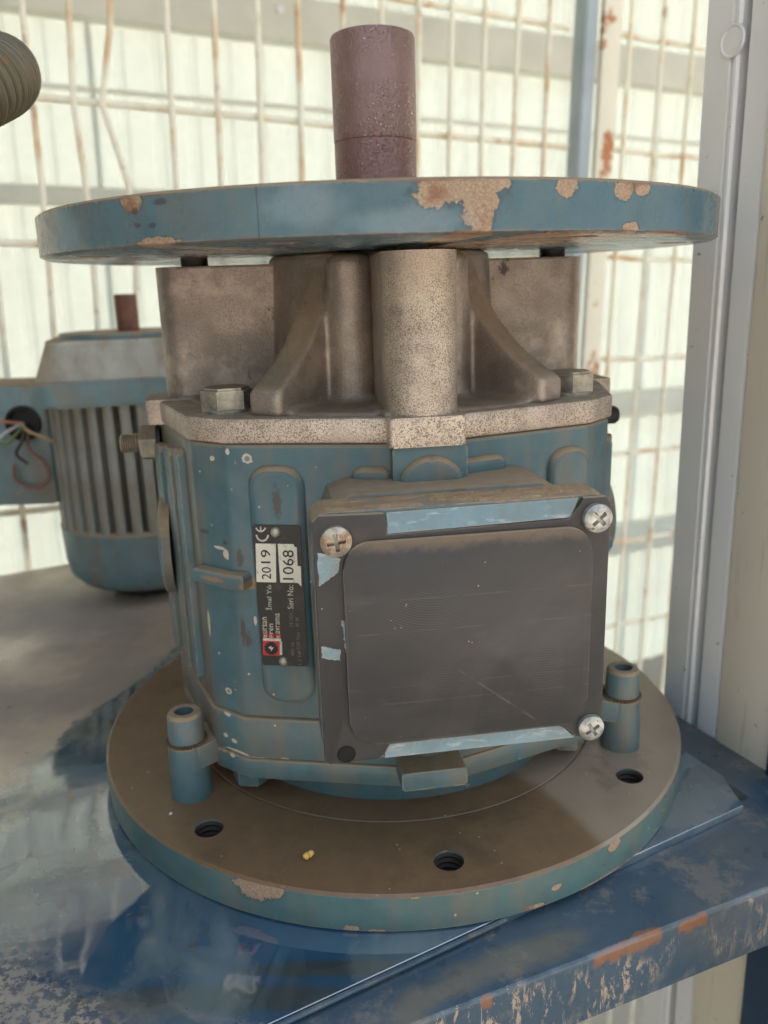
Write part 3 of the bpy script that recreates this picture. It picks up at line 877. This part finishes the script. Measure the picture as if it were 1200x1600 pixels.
# four posts that carry the upper flange
for a in (0, 90, 180, -90):
    bm = bmesh.new()
    w0 = .0142 if a else .0142
    pts = [(-w0 * .92, -.046), (-w0, -.0900)] + [(-w0 * cos(rad(q)), -.0925 - .0128 * sin(rad(q))) for q in range(6, 175, 8)] + [(w0, -.0900), (w0 * .92, -.046)]
    if a == 0: pts = [(x + .001, y) for x, y in pts]
    if abs(a) == 90: pts = [(x, y * (.985 if a < 0 else .945)) for x, y in pts]
    prism(bm, pts, .1904, .2492 if a else .2505, Matrix.Rotation(rad(a), 4, 'Z'), .0012, 2)
    ps = link('post', bm, M_POST if a == 0 else M_CAST, gb, 30)
    bm = bmesh.new()
    p = polar(a, .086); lathe(bm, [(.0062, .2485), (.0062, .2535)], 20, T(p.x, p.y, 0))
    link('stud', bm, simple('dark_stud', L(58, 54, 52), .5, .3), ps)
# hex bolts on the cover plate
for i, (a, rot) in enumerate(((-51.5, .18), (51.5, .32), (128.5, .1), (-128.5, .5))):
    p = polar(a, .0945)
    bm = bmesh.new(); hex_head(bm, .0185, .0085, T(p.x, p.y, .1917), rot)
    b_ = link('hex_bolt', bm, M_ZINC, gb, 25)
    bm = bmesh.new(); lathe(bm, [(.0104, .1900), (.0104, .1914), (.0100, .1918), (.002, .1918)], 28, T(p.x, p.y, 0))
    link('washer', bm, M_ZINC, b_)
# hex bolt heads under the base plate
for a in (-50, 50, 130, 230):
    p = polar(a, .0985)
    bm = bmesh.new(); hex_head(bm, .0155, .0098, T(p.x, p.y, .0300) @ Matrix.Rotation(pi, 4, 'X'), .25)
    link('hex_bolt', bm, M_BLUE if a < 0 else M_ZINC, gb, 25)
pad('cast_tab', 0, .09, .1125, rrect(-.0135, .0140, .0368, .0450, .001), M_BLUE, gb, .001)
# upper flange and shaft
bm = bmesh.new()
lathe(bm, [(.045, .2528), (.1482, .2528), (.15, .2537), (.15, .2686), (.1486, .2695), (.018, .2695)], 200)
tf = link('upper_flange', bm, M_TOPF, gb)
cut(tf, holes(.1325, 8, 23, .0068, .24, .28))
bm = bmesh.new()
lathe(bm, [(.0188, .2600), (.0188, .3010), (.01865, .3014), (.0190, .3018), (.0190, .3440), (.0184, .3453), (.0170, .3459), (.0030, .3459), (.0022, .344), (.0001, .343)], 72)
link('output_shaft', bm, M_SHAFT, gb)
# foot lugs with socket screws
for sg in (-1, 1):
    p = polar(sg * 58.3, .1215)
    bm = bmesh.new(); lathe(bm, [(.0094, .0165), (.0090, .030), (.0086, .0425), (.0078, .0434), (.001, .0434)], 36, T(p.x, p.y, 0))
    lug = link('foot_lug', bm, M_BLUE, gb)
    bm = bmesh.new(); prism(bm, rrect(-.0088, .0088, -.1215, -.085, .001), .0325, .0432, Matrix.Rotation(rad(sg * 58.3), 4, 'Z'), .001)
    link('lug_web', bm, M_BLUE, lug)
    bm = bmesh.new(); lathe(bm, [(.0080, .0446), (.0078, .0565), (.0068, .0580), (.0046, .0583), (.0042, .0578), (.0042, .0520), (.0001, .0505)], 36, T(p.x, p.y, 0))
    link('socket_screw', bm, M_BLUE, lug)
    bm = bmesh.new(); n = 36
    vo = []
    for k in range(n * 2):
        r_ = .0092 if k % 2 else .0084
        vo.append((p.x + r_ * cos(pi * k / n), p.y + r_ * sin(pi * k / n)))
    prism(bm, vo, .0434, .0447)
    link('lock_washer', bm, simple('rusty_washer', L(96, 78, 62), .6, .3), lug, 10)

# ------------------------------------------------------------------ terminal box
M_DUSTC = G('dust_crust')
g = M_DUSTC
n2 = g.noise(160, 5, .65)
M_DUSTC = g.fin(g.mix(n2, L(190, 162, 128), L(140, 114, 88)), .95, 0., .1, g.bump(g.math('ADD', n2, g.noise(420, 3)), .9, .0012))
def lid_mat(name, plate=False):
    g = G(name)
    n1 = g.noise(12, 3); n2 = g.noise(90, 5, .6); n3 = g.noise(900, 2)
    c = g.mix(n2, L(58, 55, 55), L(48, 46, 46))
    c = g.mix(g.step(n1, .45, .65, 0, .45), c, L(68, 64, 62))
    c = g.mix(g.step(g.noise(9, 5, .7, dist=1.5), .50, .66, 0, .3), c, L(82, 74, 66))
    rough = g.math('ADD', .42, g.math('MULTIPLY', n2, .2))
    q = g.sep(g.P)
    if plate:
        v = g.comb(q[0], q[2], 0)
        rings = None
        # arcs left by the milling cutter, in a few passes
        nrm = g.math('MULTIPLY', n3, .25)
        for (cx, cz, mx0, mz0, hx, hz) in ((.036, .170, .037, .100, .007, .019), (-.005, .150, -.004, .128, .022, .010), (.0, .120, .004, .101, .02, .006), (.016, .140, .022, .088, .013, .006), (-.030, .140, -.016, .096, .012, .008)):
            d = g.vmath('LENGTH', g.vmath('SUBTRACT', v, (cx, cz, 0)))
            wv = g.math('SINE', g.math('MULTIPLY', d, 6500))
            mk = g.vmath('MULTIPLY', g.vmath('SUBTRACT', v, (mx0, mz0, 0)), (1 / hx, 1 / hz, 0))
            mk = g.step(g.vmath('LENGTH', mk), .7, 1.1, 1, 0)
            nrm = g.math('ADD', nrm, g.math('MULTIPLY', g.math('MULTIPLY', wv, mk), .4))
            c = g.mix(g.math('MULTIPLY', g.math('MULTIPLY', mk, g.step(wv, .4, .9)), .10), c, L(136, 128, 122))
        # straight pass marks
        for zz, s_ in ((.1335, .012), (.1215, .010), (.1005, .011), (.094, .0)):
            f = g.step(g.math('ABSOLUTE', g.math('SUBTRACT', g.math('ADD', q[2], g.math('MULTIPLY', n1, .001)), zz)), .0005, .0001)
            c = g.mix(g.math('MULTIPLY', f, g.step(n2, .40, .62, .0, .12)), c, L(140, 132, 124))
        # one long scratch and pale flecks
        d = g.math('ABSOLUTE', g.math('ADD', g.math('ADD', g.math('MULTIPLY', q[0], .62), g.math('MULTIPLY', q[2], .78)), -.0835))
        f = g.math('MULTIPLY', g.step(d, .0005, .0001), g.step(g.math('ABSOLUTE', g.math('SUBTRACT', q[0], .018)), .016, .012))
        c = g.mix(g.math('MULTIPLY', f, g.step(n2, .42, .6, .02, .3)), c, L(150, 140, 130))
        h = nrm
        dz = g.math('ADD', q[2], g.math('MULTIPLY', g.math('SUBTRACT', g.noise(90, 5, .7), .5), .010))
        c = g.mix(g.step(dz, .1495, .1545, 0, .75), c, g.mix(n2, L(134, 112, 90), L(104, 88, 72)))
        c = g.mix(g.step(g.noise(1, 4, .6, g.mapv((18, 18, 60), rot=(0, .5, 0))), .50, .66, 0, .15), c, L(100, 96, 94))
        rough = g.math('SUBTRACT', rough, g.math('MULTIPLY', g.step(n1, .4, .6), .06))
    else:
        h = g.math('ADD', n3, n2)
    fleck = g.math('MULTIPLY', g.step(g.voro(420), .13, .07), g.step(g.noise(60, 3), .61, .70))
    c = g.mix(fleck, c, L(184, 172, 156))
    c = g.mix(g.math('MULTIPLY', g.edge(.0006), g.step(n2, .42, .6, .1, .6)), c, L(122, 112, 104))
    c = g.mix(g.math('MULTIPLY', g.up(.4, .8), .9), c, DUST)
    return g.fin(c, rough, 0., .5, g.bump(h, .18, .0003))
M_LIDP, M_LIDF = lid_mat('milled_dark_cover', True), lid_mat('worn_dark_frame')
M_STRIP = paint('worn_blue_strip', base=L(126, 150, 158), dirt=.3, wear=.7, gloss=.26, dust=.15, extra=lambda g, c, v: g.mix(g.step(g.noise(1, 5, .7, g.mapv((90, 90, 420))),   .54, .70, 0, .5), c, L(186, 196, 196)))
M_LIDB = paint('dirty_lid_side', base=L(84, 100, 104), dirt=.95)
FA = facet(0)
box_ = pad('terminal_box', 0, .090, .1215, rrect(-.040, .050, .078, .1665, .010, 2), M_BLUE, gb, .0012)
lid = pad('lid', 0, .1205, .1385, rrect(-.0465, .0597, .0702, .1652, .0055), M_LIDB, box_, .0012)
# dark ground frame: high at the sides and corners, open where the blue strips run
fp = [(-.0462, .0725), (-.0445, .0706), (-.0270, .0706), (-.0240, .0726), (-.0225, .0768), (.0425, .0768), (.0480, .0740), (.0495, .0708), (.0578, .0706), (.0594, .0725), (.0594, .1620), (.0575, .1646), (.0490, .1646), (.0470, .1610), (.0440, .1570),
      (-.0215, .1560), (-.0205, .1600), (-.0218, .1640), (-.0440, .1646), (-.0462, .1625)]
pad('ground_frame', 0, .1380, .1404, fp, M_LIDF, box_, .0005)
def strip_geo(name, pts_in, pts_out):
    """sloping blue bevel: inner edge stands proud, outer edge falls back"""
    bm = bmesh.new()
    n = len(pts_in)
    a = [bm.verts.new(FA @ Vector(p)) for p in pts_in]
    b = [bm.verts.new(FA @ Vector(p)) for p in pts_out]
    a0 = [bm.verts.new(FA @ Vector((p[0], p[1], .1372))) for p in pts_in]
    b0 = [bm.verts.new(FA @ Vector((p[0], p[1], .1360))) for p in pts_out]
    for i in range(n - 1):
        bm.faces.new((a[i], a[i + 1], b[i + 1], b[i])); bm.faces.new((b[i], b[i + 1], b0[i + 1], b0[i]))
        bm.faces.new((a0[i], a0[i + 1], a[i + 1], a[i])); bm.faces.new((b0[i], b0[i + 1], a0[i + 1], a0[i]))
    bm.faces.new((a[0], b[0], b0[0], a0[0])); bm.faces.new((a[-1], a0[-1], b0[-1], b[-1]))
    return link(name, bm, M_STRIP, box_, 50)
N_ = 14
def ln(a, b): return [tuple(a[j] + (b[j] - a[j]) * i / N_ for j in range(3)) for i in range(N_ + 1)]
strip_geo('blue_strip', ln((-.0207, .1566, .1402), (.0446, .1578, .1402)), ln((-.0207, .1638, .1388), (.0478, .1644, .1388)))
strip_geo('blue_strip', ln((-.0236, .0762, .1392), (.0432, .0762, .1392)), ln((-.0242, .0708, .1402), (.0488, .0706, .1402)))
pad('cover', 0, .1390, .1424, rrect(-.0368, .0526, .0778, .1546, .0095, 7), M_LIDP, box_, .0009)
def on_plane(px, py, A, d):
    a = rad(A + RZ); nn = Vector((sin(a), -cos(a), 0)); o = Vector((0, -.415, .2389))
    dd = (fw * 1304.76 + r2 * (px - 600) - u2 * (py - 800))
    p = o + dd * ((d - nn.dot(o)) / nn.dot(dd))
    return (p.x * cos(a) + p.y * sin(a), p.z)
for pl in ([(496, 864), (532, 873), (527, 896), (515, 905), (498, 916)], [(503, 1010), (532, 1015), (532, 1032), (503, 1028)], [(533, 969), (546, 971), (546, 1018), (540, 1019), (537, 990)]):
    jag = []
    for (ax, ay), (bx, by) in zip(pl, pl[1:] + pl[:1]):
        for q in range(7):
            f = q / 7
            jag.append((ax + (bx - ax) * f + (random.uniform(-1.3, 1.3) if q else 0), ay + (by - ay) * f + (random.uniform(-1.3, 1.3) if q else 0)))
    pad('paint_patch', 0, .1402, .14055, [on_plane(px, py, 0, .1404) for px, py in reversed(jag)], M_STRIP, box_, 0)
def crust(name, x0, x1, y0, y1, z, amp, nx, ny, mat, parent, M):
    """crumbly layer: a closed uneven slab"""
    bm = bmesh.new()
    tp_, bt = [], []
    for j in range(ny + 1):
        for i in range(nx + 1):
            x, y = x0 + (x1 - x0) * i / nx, y0 + (y1 - y0) * j / ny
            ed = min(i, nx - i, j, ny - j)
            h = amp * (.55 + 1.1 * mnoise.fractal((x * 130, y * 170, z * 50), .8, 2.1, 4)) if ed > 0 else -.0004
            if mnoise.noise((x * 60, y * 150, 4.2)) > .32: h = -.0004
            jx = .0012 * mnoise.noise((x * 300, y * 300, 9)) if j in (0, ny) else 0
            tp_.append(bm.verts.new(M @ Vector((x, y + jx, z + h)))); bt.append(bm.verts.new(M @ Vector((x, y + jx, z - .0008))))
    W_ = nx + 1
    for j in range(ny):
        for i in range(nx):
            a = j * W_ + i
            bm.faces.new((tp_[a], tp_[a + 1], tp_[a + W_ + 1], tp_[a + W_]))
            bm.faces.new((bt[a], bt[a + W_], bt[a + W_ + 1], bt[a + 1]))
    o = link(name, bm, mat, parent, 60)
    return o
crust('dust_crust', -.043, .057, -.1378, -.1222, .1652, .0005, 90, 18, M_DUSTC, box_, Matrix.Identity(4))
crust('dust_crust', -.030, .044, -.1398, -.1385, .1558, .0006, 70, 4, M_DUSTC, box_, Matrix.Identity(4))
def pan_head(name, u, z, R, rot, mat):
    bm = bmesh.new()
    nr, na = 22, 72
    Mx = FA @ T(u, z, .1402)
    ring = []
    for i in range(nr + 1):
        r = R * i / nr
        row = []
        for k in range(na):
            x, y = r * cos(2 * pi * k / na), r * sin(2 * pi * k / na)
            h = .0031 * (1 - .42 * (r / R) ** 3.2) if i < nr else .0
            xr, yr = x * cos(rot) + y * sin(rot), -x * sin(rot) + y * cos(rot)
            arm = max((abs(xr) < R * .12) * (abs(yr) < R * .56), (abs(yr) < R * .12) * (abs(xr) < R * .56))
            rc = r < R * .2
            if arm or rc: h -= .0025 * (1 - .4 * r / R)
            row.append(bm.verts.new((x, y, h)))
        ring.append(row)
    for a, b in zip(ring[1:], ring[2:]):
        for k in range(na): bm.faces.new((a[k], a[(k + 1) % na], b[(k + 1) % na], b[k]))
    bm.faces.new(ring[1])
    for v in ring[0]: bm.verts.remove(v)
    bmesh.ops.transform(bm, matrix=Mx, verts=bm.verts)
    return link(name, bm, mat, box_, 30)
pan_head('pan_head_screw', -.0386, .1556, .0056, .15, zinc('rusty_screw', L(196, 186, 168), 1.6, .1))
pan_head('pan_head_screw', .0542, .1572, .0054, .75, M_SCREW)
pan_head('pan_head_screw', .0547, .0747, .0052, .55, M_SCREW)
# empty screw hole at lower left: a dark well with a rim
bm = bmesh.new()
lathe(bm, [(.0034, .0004), (.0030, .0006), (.0028, .0), (.0028, -.0002), (.0001, -.0002)], 28, FA @ T(-.0383, .0742, .1403))
link('screw_hole', bm, simple('hole_shadow', L(26, 22, 20), .8), box_)
for o_ in [c for c in box_.children if c.name.startswith('ground_frame')]:
    bm = bmesh.new(); lathe(bm, [(.0029, -.02), (.0029, .02)], 28, FA @ T(-.0383, .0742, .1403)); cut(o_, bm)

# ------------------------------------------------------------------ name plate
g = G('plate_black')
n2 = g.noise(140, 4)
c = g.mix(g.step(n2, .5, .75, 0, .35), L(30, 29, 28), L(84, 74, 62))
M_PBLK = g.fin(c, .38, .1, .5, g.bump(n2, .2, .0003))
g = G('plate_sticker')
n2 = g.noise(300, 4, .7)
M_PWHT = g.fin(g.mix(g.step(n2, .58, .70, 0, .7), L(226, 218, 198), L(150, 132, 112)), .5, 0, .4, g.bump(n2, .3, .0002))
M_PINK = simple('plate_ink', L(216, 208, 190), .5, 0, .5, 500)
M_PDIM = simple('plate_faded_ink', L(128, 120, 106), .5, 0, .5, 500)
M_PRED = simple('plate_red', L(196, 40, 44), .45, 0, .3, 300)
M_BINK = simple('black_ink', L(34, 32, 32), .6, 0, .3, 300)
M_RIV = zinc('rivet', L(196, 188, 168), .2, .0)
DP = DF + .0035
PA = facet(-17)
def uv(zx, zy):
    """close-up picture position on the plate -> (u, z)"""
    px, py = 380 + zx / 5.93, 790 + zy / 5.93
    return (-.0393 + (px - 400 - (py - 818) * .056) * .000267, .1475 - (py - 818) * .0002808)
def area(name, x0, y0, x1, y1, d, mat, parent, pts=None):
    a = uv(x0, y0); b = uv(x1, y0); c = uv(x1, y1); e = uv(x0, y1)
    bm = bmesh.new(); prism(bm, pts or [e, c, b, a], DP + d - .0002, DP + d, PA)
    return link(name, bm, mat, parent)
npl = area('nameplate', 112, 150, 610, 1455, .0005, M_PBLK, gb, rrect(-.0392, -.0195, .0868, .1478, .0012, 3))
def lettering(s, x0, y0, x1, y1, mat, d=.00065, parent=None, sx=None):
    """flat print that reads upwards; fitted to the box x0..x1 (cap height) and y1..y0 (length) of the close-up"""
    cu = bpy.data.curves.new('lettering', 'FONT'); cu.body = s; cu.size = 1; cu.resolution_u = 3; cu.extrude = 0.
    ob = bpy.data.objects.new('lettering', cu); COL.objects.link(ob)
    dg = bpy.context.evaluated_depsgraph_get(); dg.update()
    me = bpy.data.meshes.new_from_object(ob.evaluated_get(dg))
    bpy.data.objects.remove(ob); bpy.data.curves.remove(cu)
    xs = [v.co.x for v in me.vertices]; ys = [v.co.y for v in me.vertices]
    ax, bx, ay, by = min(xs), max(xs), min(ys), max(ys)
    for v in me.vertices:
        f, h = (v.co.x - ax) / (bx - ax), (v.co.y - ay) / (by - ay)
        u, z = uv(x1 + (x0 - x1) * h, y0 + (y1 - y0) * f)
        v.co = PA @ Vector((u, z, DP + d))
    me.materials.append(mat); me.name = 'lettering'
    o = bpy.data.objects.new('lettering', me); COL.objects.link(o); o.parent = parent or npl
    return o
area('sticker', 153, 322, 337, 668, .0008, M_PWHT, npl)
st = [uv(375, 668), uv(535, 668), uv(570, 700), uv(565, 520), uv(535, 515), uv(528, 350), uv(505, 345), uv(500, 322), uv(355, 322)]
area('sticker', 0, 0, 0, 0, .0008, M_PWHT, npl, st)
lettering('20', 205, 640, 292, 530, M_BINK, .00095)
lettering('19', 200, 495, 288, 375, M_BINK, .00095)
lettering('1068', 400, 640, 500, 375, M_BINK, .00095)
lettering('İmal Yılı', 232, 925, 290, 695, M_PINK)
lettering('Seri No:', 440, 910, 494, 690, M_PINK)
lettering('ursan', 203, 1145, 244, 992, M_PINK)
lettering('ren', 268, 1145, 302, 1052, M_PINK)
lettering('avrama', 325, 1143, 364, 952, M_PINK)
for q, (a, b, ch) in enumerate(((205, 252, 'B'), (260, 310, 'F'), (325, 375, 'K'))):
    area('red_tile', a, 1148, b, 1184, .0007, M_PRED, npl)
    lettering(ch, a + 8, 1180, b - 8, 1152, M_PINK, .00085)
lettering('24 VDC', 455, 1080, 490, 925, M_PDIM)
lettering('40 W', 512, 1075, 548, 985, M_PDIM)
lettering('05', 470, 1262, 498, 1222, M_PDIM)
lettering('BFK', 470, 1345, 498, 1275, M_PDIM)
lettering('120 Nm', 520, 1275, 552, 1125, M_PDIM)
lettering('1,2 HP', 535, 1430, 570, 1295, M_PDIM)
area('white_bar', 205, 1190, 375, 1214, .0007, M_PINK, npl)
area('white_bar', 362, 1216, 384, 1345, .0007, M_PINK, npl)
logo = area('red_logo', 203, 1216, 360, 1352, .0007, M_PRED, npl)
lx, lz = uv(282, 1284)
bm = bmesh.new()
gear = []
for k in range(36):
    r_ = .0030 if (k // 1) % 3 else .0026
    gear.append((lx + r_ * cos(2 * pi * k / 36), lz + r_ * sin(2 * pi * k / 36)))
prism(bm, gear, DP + .0006, DP + .0008, PA); link('logo_disc', bm, M_BINK, npl)
bm = bmesh.new()
pts = [(-.0012, .0004), (.0002, .0011), (.0000, .0003), (.0012, .0006), (-.0001, -.0012), (.0000, -.0003)]
prism(bm, [(lx + a, lz + b) for a, b in pts], DP + .0008, DP + .0010, PA); link('logo_mark', bm, M_PINK, npl)
# CE mark: two arcs, the second with its bar
def arc(name, cx, cy, r, a0, a1, wd, bar=False):
    bm = bmesh.new(); n = 18
    pi_, po = [], []
    for i in range(n + 1):
        a = rad(a0 + (a1 - a0) * i / n)
        pi_.append(uv(cx + (r - wd) * cos(a), cy + (r - wd) * sin(a))); po.append(uv(cx + r * cos(a), cy + r * sin(a)))
    prism(bm, po + pi_[::-1], DP + .0005, DP + .00065, PA)
    if bar: prism(bm, [uv(cx - 6, cy - 1), uv(cx + 6, cy - 1), uv(cx + 6, cy + r - 3), uv(cx - 6, cy + r - 3)], DP + .0005, DP + .00068, PA)
    link(name, bm, M_PINK, npl)
arc('ce_letter', 214, 246, 60, 0, 180, 15)
arc('ce_letter', 200, 172, 50, 15, 165, 13, True)
for zx, zy in ((335, 220), (398, 1408)):
    u_, z_ = uv(zx, zy)
    bm = bmesh.new(); lathe(bm, [(.0021, 0), (.0020, .0006), (.0014, .0012), (.0001, .0014)], 24, PA @ T(u_, z_, DP + .0005))
    link('rivet', bm, M_RIV, npl)

# ------------------------------------------------------------------ crumbs on the lower flange
M_CRUMB = simple('yellow_foam', L(232, 186, 96), .8)
def crumb(px, py, r, label, mat, name='crumb', parts=3):
    d = (fw * 1304.76 + r2 * (px - 600) - u2 * (py - 800)); o = Vector((0, -.415, .2389))
    p = o + d * ((.0172 - o.z) / d.z)
    bm = bmesh.new()
    for k in range(parts):
        q = Vector((random.uniform(-r, r), random.uniform(-r, r), random.uniform(.2, .8) * r)) * (1 if parts > 1 else 0)
        s = bmesh.ops.create_icosphere(bm, subdivisions=2, radius=r * random.uniform(.6, .9), matrix=T(*q))
        for v in s['verts']: v.co += Vector((1, 1, 1)) * r * .35 * mnoise.noise(v.co * 900)
    ob = link(name, bm, mat); ob.location = p + Vector((0, 0, r * .3))
    ob['label'] = label; ob['category'] = 'crumb'
crumb(481, 1341, .0016, 'yellow foam crumb lying on the dusty lower flange', M_CRUMB, 'foam_crumb')
crumb(267, 1272, .0008, 'small white chip on the lower flange left of the left bolt hole', simple('white_chip', L(222, 214, 204), .7), 'paint_chip', 1)

# ------------------------------------------------------------------ the motor behind
mx_, my_ = -.1985, .258
mot = empty('electric_motor', 'small dusty blue finned motor standing upright behind the gearbox', 'motor', (mx_, my_, 0), rad(14))
M_MOT = paint('motor_paint', base=L(112, 138, 142), dirt=.7, wear=.3)
M_MOTD = paint('motor_fin_paint', base=L(146, 146, 136), dirt=1.0, wear=.3)
bm = bmesh.new(); lathe(bm, [(.001, .010), (.046, .010), (.059, .0135), (.0655, .021), (.0678, .032), (.0690, .060), (.0670, .0625), (.05, .0625)], 64)
link('fan_cowl', bm, M_MOT, mot)
bm = bmesh.new(); lathe(bm, [(.034, .0), (.036, .012)], 32)
link('foot_ring', bm, simple('black_foot', L(36, 34, 34), .7), mot)
bm = bmesh.new(); lathe(bm, [(.0565, .058), (.0565, .166)], 64)
core = link('motor_core', bm, M_MOTD, mot)
bm = bmesh.new()
prism(bm, [(.054, -.0052), (.0672, -.0036), (.0680, -.002), (.0680, .002), (.0672, .0036), (.054, .0052)], .060, .160)
fin0 = None
for k in range(34):
    a = 2 * pi * k / 34
    if fin0 is None:
        fin0 = link('cooling_fin', bm, M_MOTD, core); f_ = fin0
    else:
        f_ = fin0.copy(); COL.objects.link(f_); f_.parent = core
    f_.rotation_euler = (0, 0, a)
bm = bmesh.new(); prism(bm, rrect(-.071, .071, -.071, .071, .020), .160, .1785, None, .003, 2, which='both')
link('end_flange', bm, M_MOT, mot)
bm = bmesh.new()
b0 = prism(bm, rrect(-.067, .067, -.067, .067, .018), .178, .206, None, .002)
for v in bm.verts:
    if v.co.z > .2: v.co.x *= .86; v.co.y *= .86
link('end_bell', bm, paint('motor_bell_paint', base=L(186, 186, 174), dirt=.7, wear=.2), mot)
bm = bmesh.new(); lathe(bm, [(.052, .2055), (.052, .2095), (.001, .2095)], 40)
link('flange_rim', bm, M_MOT, mot)
bm = bmesh.new(); lathe(bm, [(.0085, .209), (.0085, .2365), (.0078, .2375), (.001, .2375)], 28)
link('motor_shaft', bm, simple('rusty_shaft', L(124, 82, 62), .5, .3, .5, 90), mot)
tb = bmesh.new()
MR = Matrix.Rotation(rad(-14), 4, 'Z')
prism(tb, rrect(-.155, -.058, -.036, .036, .004), .080, .172, MR, .003, 2, which='both')
tbo = link('terminal_box', tb, M_MOT, mot)
HM = MR @ Matrix(((1, 0, 0, 0), (0, 0, -1, 0), (0, 1, 0, 0), (0, 0, 0, 1)))
tb = bmesh.new(); lathe(tb, [(.0135, -.002), (.0135, .003), (.0112, .004), (.0110, .0006), (.0001, .0006)], 32, HM @ T(-.0770, .1445, .036))  # shaded inside of the hole, put in as a black disc
link('cable_hole', tb, simple('black_hole', L(30, 27, 26), .7), tbo)
wires = [([(0, 0, 0), (-.012, .004, .012), (-.030, .008, .014), (-.05, .004, .012)], L(190, 130, 100)), ([(0, 0, 0), (-.010, -.006, .014), (-.024, -.020, .012), (-.032, -.034, .008)], L(190, 188, 180)),
         ([(0, 0, 0), (.008, -.004, .012), (.020, -.010, .010), (.025, -.014, .008)], L(180, 150, 110)), ([(0, -.002, 0), (-.008, -.012, .012), (-.018, -.014, .010), (-.024, -.020, .006)], L(120, 130, 84)),
         ([(.004, -.004, 0), (.006, -.018, .010), (.014, -.028, .006), (.016, -.042, .004), (.004, -.050, .003), (-.010, -.044, .003), (-.010, -.032, .004)], L(140, 98, 84)), ([(.002, 0, 0), (.004, -.010, .014), (-.004, -.022, .010), (.002, -.03, .006)], L(70, 62, 58))]
for pts, col in wires:
    # smooth the polyline
    pp = [Vector(p) for p in pts]
    out = []
    for i in range(len(pp) - 1):
        p0, p1, p2, p3 = pp[max(i - 1, 0)], pp[i], pp[i + 1], pp[min(i + 2, len(pp) - 1)]
        for s in range(6):
            t = s / 6
            out.append(.5 * ((2 * p1) + (p2 - p0) * t + (2 * p0 - 5 * p1 + 4 * p2 - p3) * t * t + (3 * p1 - p0 - 3 * p2 + p3) * t ** 3))
    out.append(pp[-1])
    tb = bmesh.new(); tube(tb, [HM @ T(-.0770, .1445, .038) @ p for p in out], .0013, 8)
    link('wire', tb, simple('wire_insulation', col, .5), tbo)

# ------------------------------------------------------------------ corrugated hose at the upper left
g = G('hose_metal')
n2 = g.noise(120, 4, .6)
c = g.mix(n2, L(122, 113, 92), L(82, 78, 66))
c = g.mix(g.step(g.noise(45, 4, .6), .58, .66, 0, .8), c, L(150, 92, 58))
c = g.mix(g.math('MULTIPLY', g.edge(.0006), .5), c, L(196, 182, 150))
M_HOSE = g.fin(c, g.math('ADD', .4, g.math('MULTIPLY', n2, .2)), .2, .5, g.bump(g.noise(600, 3), .3, .0004))
hp = [Vector(p) for p in ((-.41, .16, .515), (-.31, .12, .435), (-.220, .06, .370), (-.177, .012, .3415), (-.159, -.022, .3295), (-.163, -.056, .3145), (-.190, -.085, .287), (-.25, -.11, .235), (-.33, -.13, .15))]
path = []
for i in range(len(hp) - 1):
    p0, p1, p2, p3 = hp[max(i - 1, 0)], hp[i], hp[i + 1], hp[min(i + 2, len(hp) - 1)]
    nst = max(4, int((p2 - p1).length / .0009))
    for s in range(nst):
        t = s / nst
        path.append(.5 * ((2 * p1) + (p2 - p0) * t + (2 * p0 - 5 * p1 + 4 * p2 - p3) * t * t + (3 * p1 - p0 - 3 * p2 + p3) * t ** 3))
s_, rr = 0., []
for i, p in enumerate(path):
    if i: s_ += (p - path[i - 1]).length
    f = (s_ / .0046) % 1
    rr.append(.0138 + .0022 * sin(pi * f / .78) ** .5 if f < .78 else .0134)
bm = bmesh.new(); tube(bm, path, rr, 36)
ho = link('corrugated_hose', bm, M_HOSE, None, 40)
ho['label'] = 'bent corrugated metal hose with rust spots at the upper left'; ho['category'] = 'hose'
